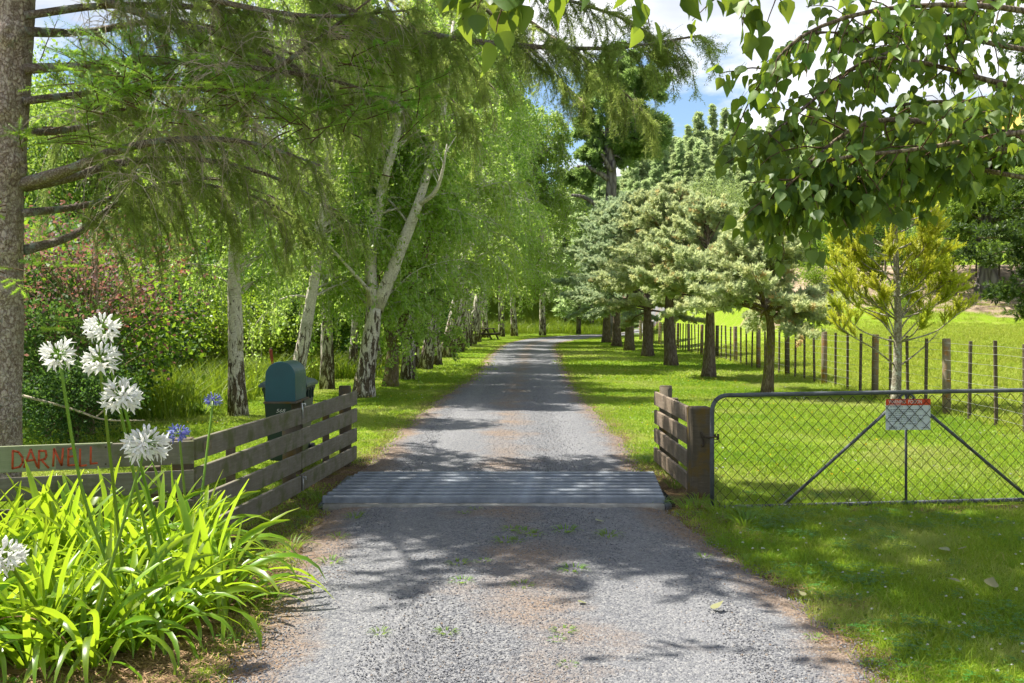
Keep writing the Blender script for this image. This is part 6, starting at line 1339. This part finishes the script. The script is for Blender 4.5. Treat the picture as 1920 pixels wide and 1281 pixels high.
# ------------------------------------------------------------------ poplar hanging in from the right
po0 = np.array([4.75, 6.6, 0.0])
pop = thing('poplar_tree', 'poplar with heart-shaped leaves hanging in from the upper right', 'poplar tree', tuple(po0))
g = G(); T = smooth_path([(0, 0, -0.2), (0.1, 0.1, 2), (0.0, 0.2, 4.5), (-0.2, 0.2, 7), (-0.1, 0.2, 11)], 20); g.tube(T, np.linspace(0.30, 0.06, 20), 16, flare=lambda t, a: 1 + 0.05 * np.sin(3 * a + 5 * t) + 0.03 * np.sin(7 * a)); obj('trunk', g, M['cedar_bark'], pop, smooth=True)
LEAFV = [(0.0, 0, 0), (0.04, 0.26, 0.02), (0.2, 0.42, 0.05), (0.42, 0.38, 0.05), (0.68, 0.20, 0.02), (1.0, 0, -0.10), (0.68, -0.20, 0.02), (0.42, -0.38, 0.05), (0.2, -0.42, 0.05), (0.04, -0.26, 0.02), (0.22, 0, -0.03), (0.45, 0, -0.04), (0.7, 0, -0.055)]
LEAFF = [np.array([[0, 10, 2, 1], [10, 11, 3, 2], [11, 12, 4, 3], [0, 9, 8, 10], [10, 8, 7, 11], [11, 7, 6, 12]]), np.array([[12, 5, 4], [12, 6, 5]])]
pl_mesh = []
for k in range(6):
    V = np.array(LEAFV, float); V[:, 2] += (k - 2.5) * 0.04 * V[:, 0] ** 2 * 3; V[:, 2] += 0.1 * np.abs(V[:, 1]) * (1 + 0.3 * k % 3)
    gq = G(); gq.add(V, LEAFF, [0.1, 0.35, 0.55, 0.7, 0.85, 0.95][k]); gq.tube(np.array([(-0.45, 0, 0.1), (-0.2, 0, 0.06), (0, 0, 0)]), 0.012, 3, 0.9, cap=False)
    me = gq.mesh('leaf', True); me.materials.append(M['poplar_leaf']); pl_mesh.append(me)
n_leaf = 0; leaf_bulk = G(); twg = G()
def pop_leaf(p, d, s, single=True):
    global n_leaf
    nn = rng.normal(0, 1, 3) * [1, 1, 0.6] + np.array([0, -0.35, 0.5])
    if single and n_leaf < 300:
        X = Vector(unit(d)); Z = Vector(unit(nn)); Z = (Z - X * Z.dot(X)).normalized(); Yv = Z.cross(X); mt = Matrix((X, Yv, Z)).transposed()
        o = bpy.data.objects.new('leaf', pl_mesh[int(rng.integers(0, 6))]); o.rotation_mode = 'QUATERNION'; o.rotation_quaternion = mt.to_quaternion(); o.location = p; o.scale = (s, s, s); link(o, pop); n_leaf += 1
    else:
        leaf_bulk.scatter(LEAFV, LEAFF, [p], [d], [nn], s, rng.random())
def pop_branch(K, r0, n_tw, twl, lper, size, single=True, start=0.25):
    P = smooth_path(np.array(K) - po0, 16); g = G(); g.tube(P, np.linspace(r0, 0.006, 16), 7); obj('branch', g, M['cedar_bark'], pop, smooth=True)
    for s in np.linspace(start, 1.0, n_tw):
        q, tg = along(P, np.array([s])); Tw = walk(q[0], tg[0] * 0.6 + rng.normal(0, 0.6, 3) + np.array([0, 0, -0.15]), twl * rng.uniform(0.5, 1.2), 7, 1.6, 0.14); twg.tube(Tw, np.linspace(0.005, 0.002, 7), 4, cap=False)
        for s2 in np.linspace(0.2, 1, lper):
            p, t2 = along(Tw, np.array([s2])); lat = rdir(1)[0]; b = p[0] + lat * 0.045; pop_leaf(b, unit(lat * 0.55 + t2[0] * 0.25 + np.array([0, 0, -0.85])), size * rng.uniform(0.5, 1.25), single)
# hanging sprays in the picture: control points by where they cross the sky
pop_branch([at(2150, 60, 5.6), at(1980, 30, 5.5), at(1820, 10, 5.4), at(1640, 20, 5.3), at(1500, 70, 5.2), at(1430, 150, 5.2)], 0.022, 20, 0.45, 12, 0.084)
pop_branch([at(2150, 250, 5.8), at(1960, 255, 5.7), at(1840, 245, 5.6), at(1700, 225, 5.5), at(1600, 240, 5.4), at(1490, 330, 5.3)], 0.03, 22, 0.45, 12, 0.084)
pop_branch([at(2150, 180, 6.2), at(1960, 170, 6.1), at(1850, 150, 6.0), at(1740, 120, 5.9), at(1640, 110, 5.8), at(1560, 150, 5.8)], 0.024, 14, 0.42, 11, 0.084)
pop_branch([at(2100, -120, 4.6), at(1700, -150, 4.4), at(1400, -130, 4.2), at(1200, -80, 4.1), at(1000, -60, 4.0), at(920, -45, 4.0)], 0.02, 15, 0.26, 6, 0.12, start=0.35)
pop_branch([at(2100, -30, 6.6), at(1900, -10, 6.4), at(1780, 30, 6.3), at(1640, 60, 6.2), at(1520, 60, 6.2)], 0.02, 22, 0.5, 17, 0.082, False)
pop_branch([at(2100, 330, 5.9), at(1900, 285, 5.7), at(1760, 270, 5.6), at(1640, 290, 5.5), at(1560, 350, 5.4)], 0.022, 22, 0.42, 17, 0.082, False)
pop_branch([at(2100, 120, 6.6), at(1900, 90, 6.4), at(1760, 70, 6.3), at(1600, 130, 6.2), at(1500, 210, 6.1), at(1440, 260, 6.0)], 0.02, 24, 0.42, 17, 0.082, False)
pop_branch([at(2100, 290, 6.4), at(1900, 300, 6.3), at(1760, 320, 6.2), at(1640, 320, 6.1), at(1520, 330, 6.0), at(1460, 380, 5.9)], 0.02, 24, 0.34, 17, 0.082, False)
pop_branch([at(2100, 200, 6.9), at(1940, 190, 6.8), at(1800, 190, 6.7), at(1680, 200, 6.6), at(1580, 260, 6.5)], 0.02, 22, 0.42, 17, 0.082, False)
pop_branch([at(2000, 20, 5.0), at(1700, -60, 4.8), at(1500, -60, 4.7), at(1380, -20, 4.7)], 0.014, 14, 0.3, 6, 0.10, False)
pop_branch([at(2100, 360, 5.7), at(1900, 330, 5.6), at(1780, 310, 5.5), at(1660, 330, 5.4), at(1540, 350, 5.3), at(1450, 390, 5.2)], 0.016, 26, 0.30, 17, 0.082, False)
pop_branch([at(2100, 230, 5.4), at(1900, 250, 5.3), at(1720, 280, 5.2), at(1560, 300, 5.1), at(1470, 350, 5.1)], 0.016, 26, 0.34, 17, 0.082, False)
for k, (x_, y_, z_) in enumerate([(-1.2, 7.4, 5.4), (-0.4, 6.6, 5.9), (0.3, 8.0, 5.2), (-0.8, 8.4, 6.4), (0.6, 6.2, 5.0), (-1.4, 6.4, 6.8), (-1.9, 6.0, 5.3), (-1.3, 6.9, 5.0), (-1.0, 5.6, 5.6)]):  # unseen limbs over the drive, added to shade the right grass and gravel
    s_ = po0 + np.array([0, 0.1, 3.6 + 0.3 * k]); e_ = np.array([x_, y_, z_]); pop_branch([s_, s_ * 0.5 + e_ * 0.5 + (0, 0, 0.5), e_], 0.04, 14, 0.6, 10, 0.11, False, 0.4)
# higher limbs of the same tree, above the picture
for k in range(15):
    a_ = math.pi * (0.55 + 0.85 * (k / 15)) + rng.normal(0, .15); z_ = 5.0 + 5.5 * rng.random(); L_ = rng.uniform(3.0, 5.6) * (1.15 - z_ / 16); e_ = po0 + np.array([math.cos(a_) * L_, math.sin(a_) * L_ * 0.8, z_ + rng.uniform(0, 0.8)]); s_ = po0 + np.array([0, 0.1, z_ - 0.8])
    if e_[2] - CAM_H < (e_[1]) * 0.335 and e_[1] > 0: e_[2] = CAM_H + e_[1] * 0.335 + 0.7
    pop_branch([s_, s_ * 0.5 + e_ * 0.5 + (0, 0, 0.25), e_], 0.035, 9, 0.6, 10, 0.11, False, 0.35)
obj('twigs', twg, M['twig'], pop, smooth=True)
lb = obj('foliage', leaf_bulk, M['poplar_leaf'], pop, smooth=True); lb['kind'] = 'stuff'

# ------------------------------------------------------------------ small things on the ground
fl_v = np.array(LEAFV, float); fl_v[:, 2] = 0.10 * np.abs(fl_v[:, 1]) + 0.12 * fl_v[:, 0] ** 2
gq = G(); gq.add(fl_v, LEAFF, 0.6); fl_me = gq.mesh('fallen_leaf', True); fl_me.materials.append(M['fallen_leaf'])
for px, py, s, rz, lab in [(1335, 1153, 0.085, 0.4, 'pale curled leaf lying on the gravel right of centre'), (1127, 986, 0.085, 2.0, 'dark green leaf on the shaded gravel below the grid'), (1857, 1115, 0.10, 1.0, 'pale grey-green fallen leaf in the grass at the right edge'), (1800, 1105, 0.08, 3.0, 'small dry leaf beside the pale leaf in the right grass'), (1765, 1040, 0.09, 5.0, 'dry brown leaf on the grass below the gate'), (1095, 1140, 0.06, 4.0, 'small yellow leaf on the sunlit gravel'), (1800, 1043, 0.07, 0.5, 'pale leaf near the dry brown leaf below the gate'), (1510, 1133, 0.05, 2.2, 'small fallen leaf at the gravel edge on the right')]:
    p = GB(px, py); ong = abs(p[0]) < 1.6
    o = obj('fallen_leaf', fl_me, None, None, (p[0], p[1], 0.034 if ong else 0.05), (rng.normal(0, .15), rng.normal(0, .15), rz), s); tag(o, lab, 'leaf', 'fallen leaves')
wd_v = tussock(26, 0.11, 0.004, 77); wd_v.name = 'weed'
rw = random.Random(12)
weeds = [(958, 1000), (985, 1005), (948, 1022), (970, 1022), (892, 960), (860, 1064), (865, 1098), (980, 1106), (1075, 1076), (1000, 1010), (836, 1195), (1058, 1193), (1044, 1210), (712, 1195), (1065, 1257), (1395, 1060), (1320, 1050), (930, 945), (1010, 943), (665, 975), (635, 1013), (1530, 1205), (1140, 1010), (870, 968), (905, 1060), (1060, 1002), (620, 1060)]
for i, (px, py) in enumerate(weeds):
    p = GB(px, py); o = obj('weed', wd_v, M['clover'] if i % 3 else M['grass'], None, (p[0], p[1], 0.02), (0, 0, i), rw.uniform(0.5, 1.0) * (0.7 if py > 1100 else 1)); tag(o, 'tiny green weed growing in the gravel of the drive', 'weed', 'weeds in the drive')
for i, (px, py, s) in enumerate([(1310, 950, 1.5), (1290, 955, 1.2), (1350, 965, 1.6), (1240, 945, 1.0), (600, 940, 1.2), (575, 965, 1.1), (545, 1030, 1.2), (1265, 915, 1.0), (1395, 985, 1.5), (1440, 975, 1.3), (660, 870, 1.0), (1215, 868, 1.2), (505, 1130, 0.9)]):
    p = GB(px, py); o = obj('grass_tuft', tussock(46, 0.22, 0.0035, 90 + i), M['grass'], None, (p[0], p[1], 0.0), (0, 0, i), s * 0.8); tag(o, 'loose tuft of longer grass beside the fences and gravel edge', 'grass tuft', 'grass tufts at fence feet')

# fine pieces too small to pick apart stay joined as one part each
for o in bpy.data.objects:
    if o.parent is not None and o.name.split('.')[0] in ('crown', 'needles', 'dead_twigs', 'dead_spray', 'fresh_shoots', 'shoot_stems', 'twigs', 'pedicels', 'needle_brush', 'print_line', 'branches', 'leaves'):
        o['kind'] = 'stuff'
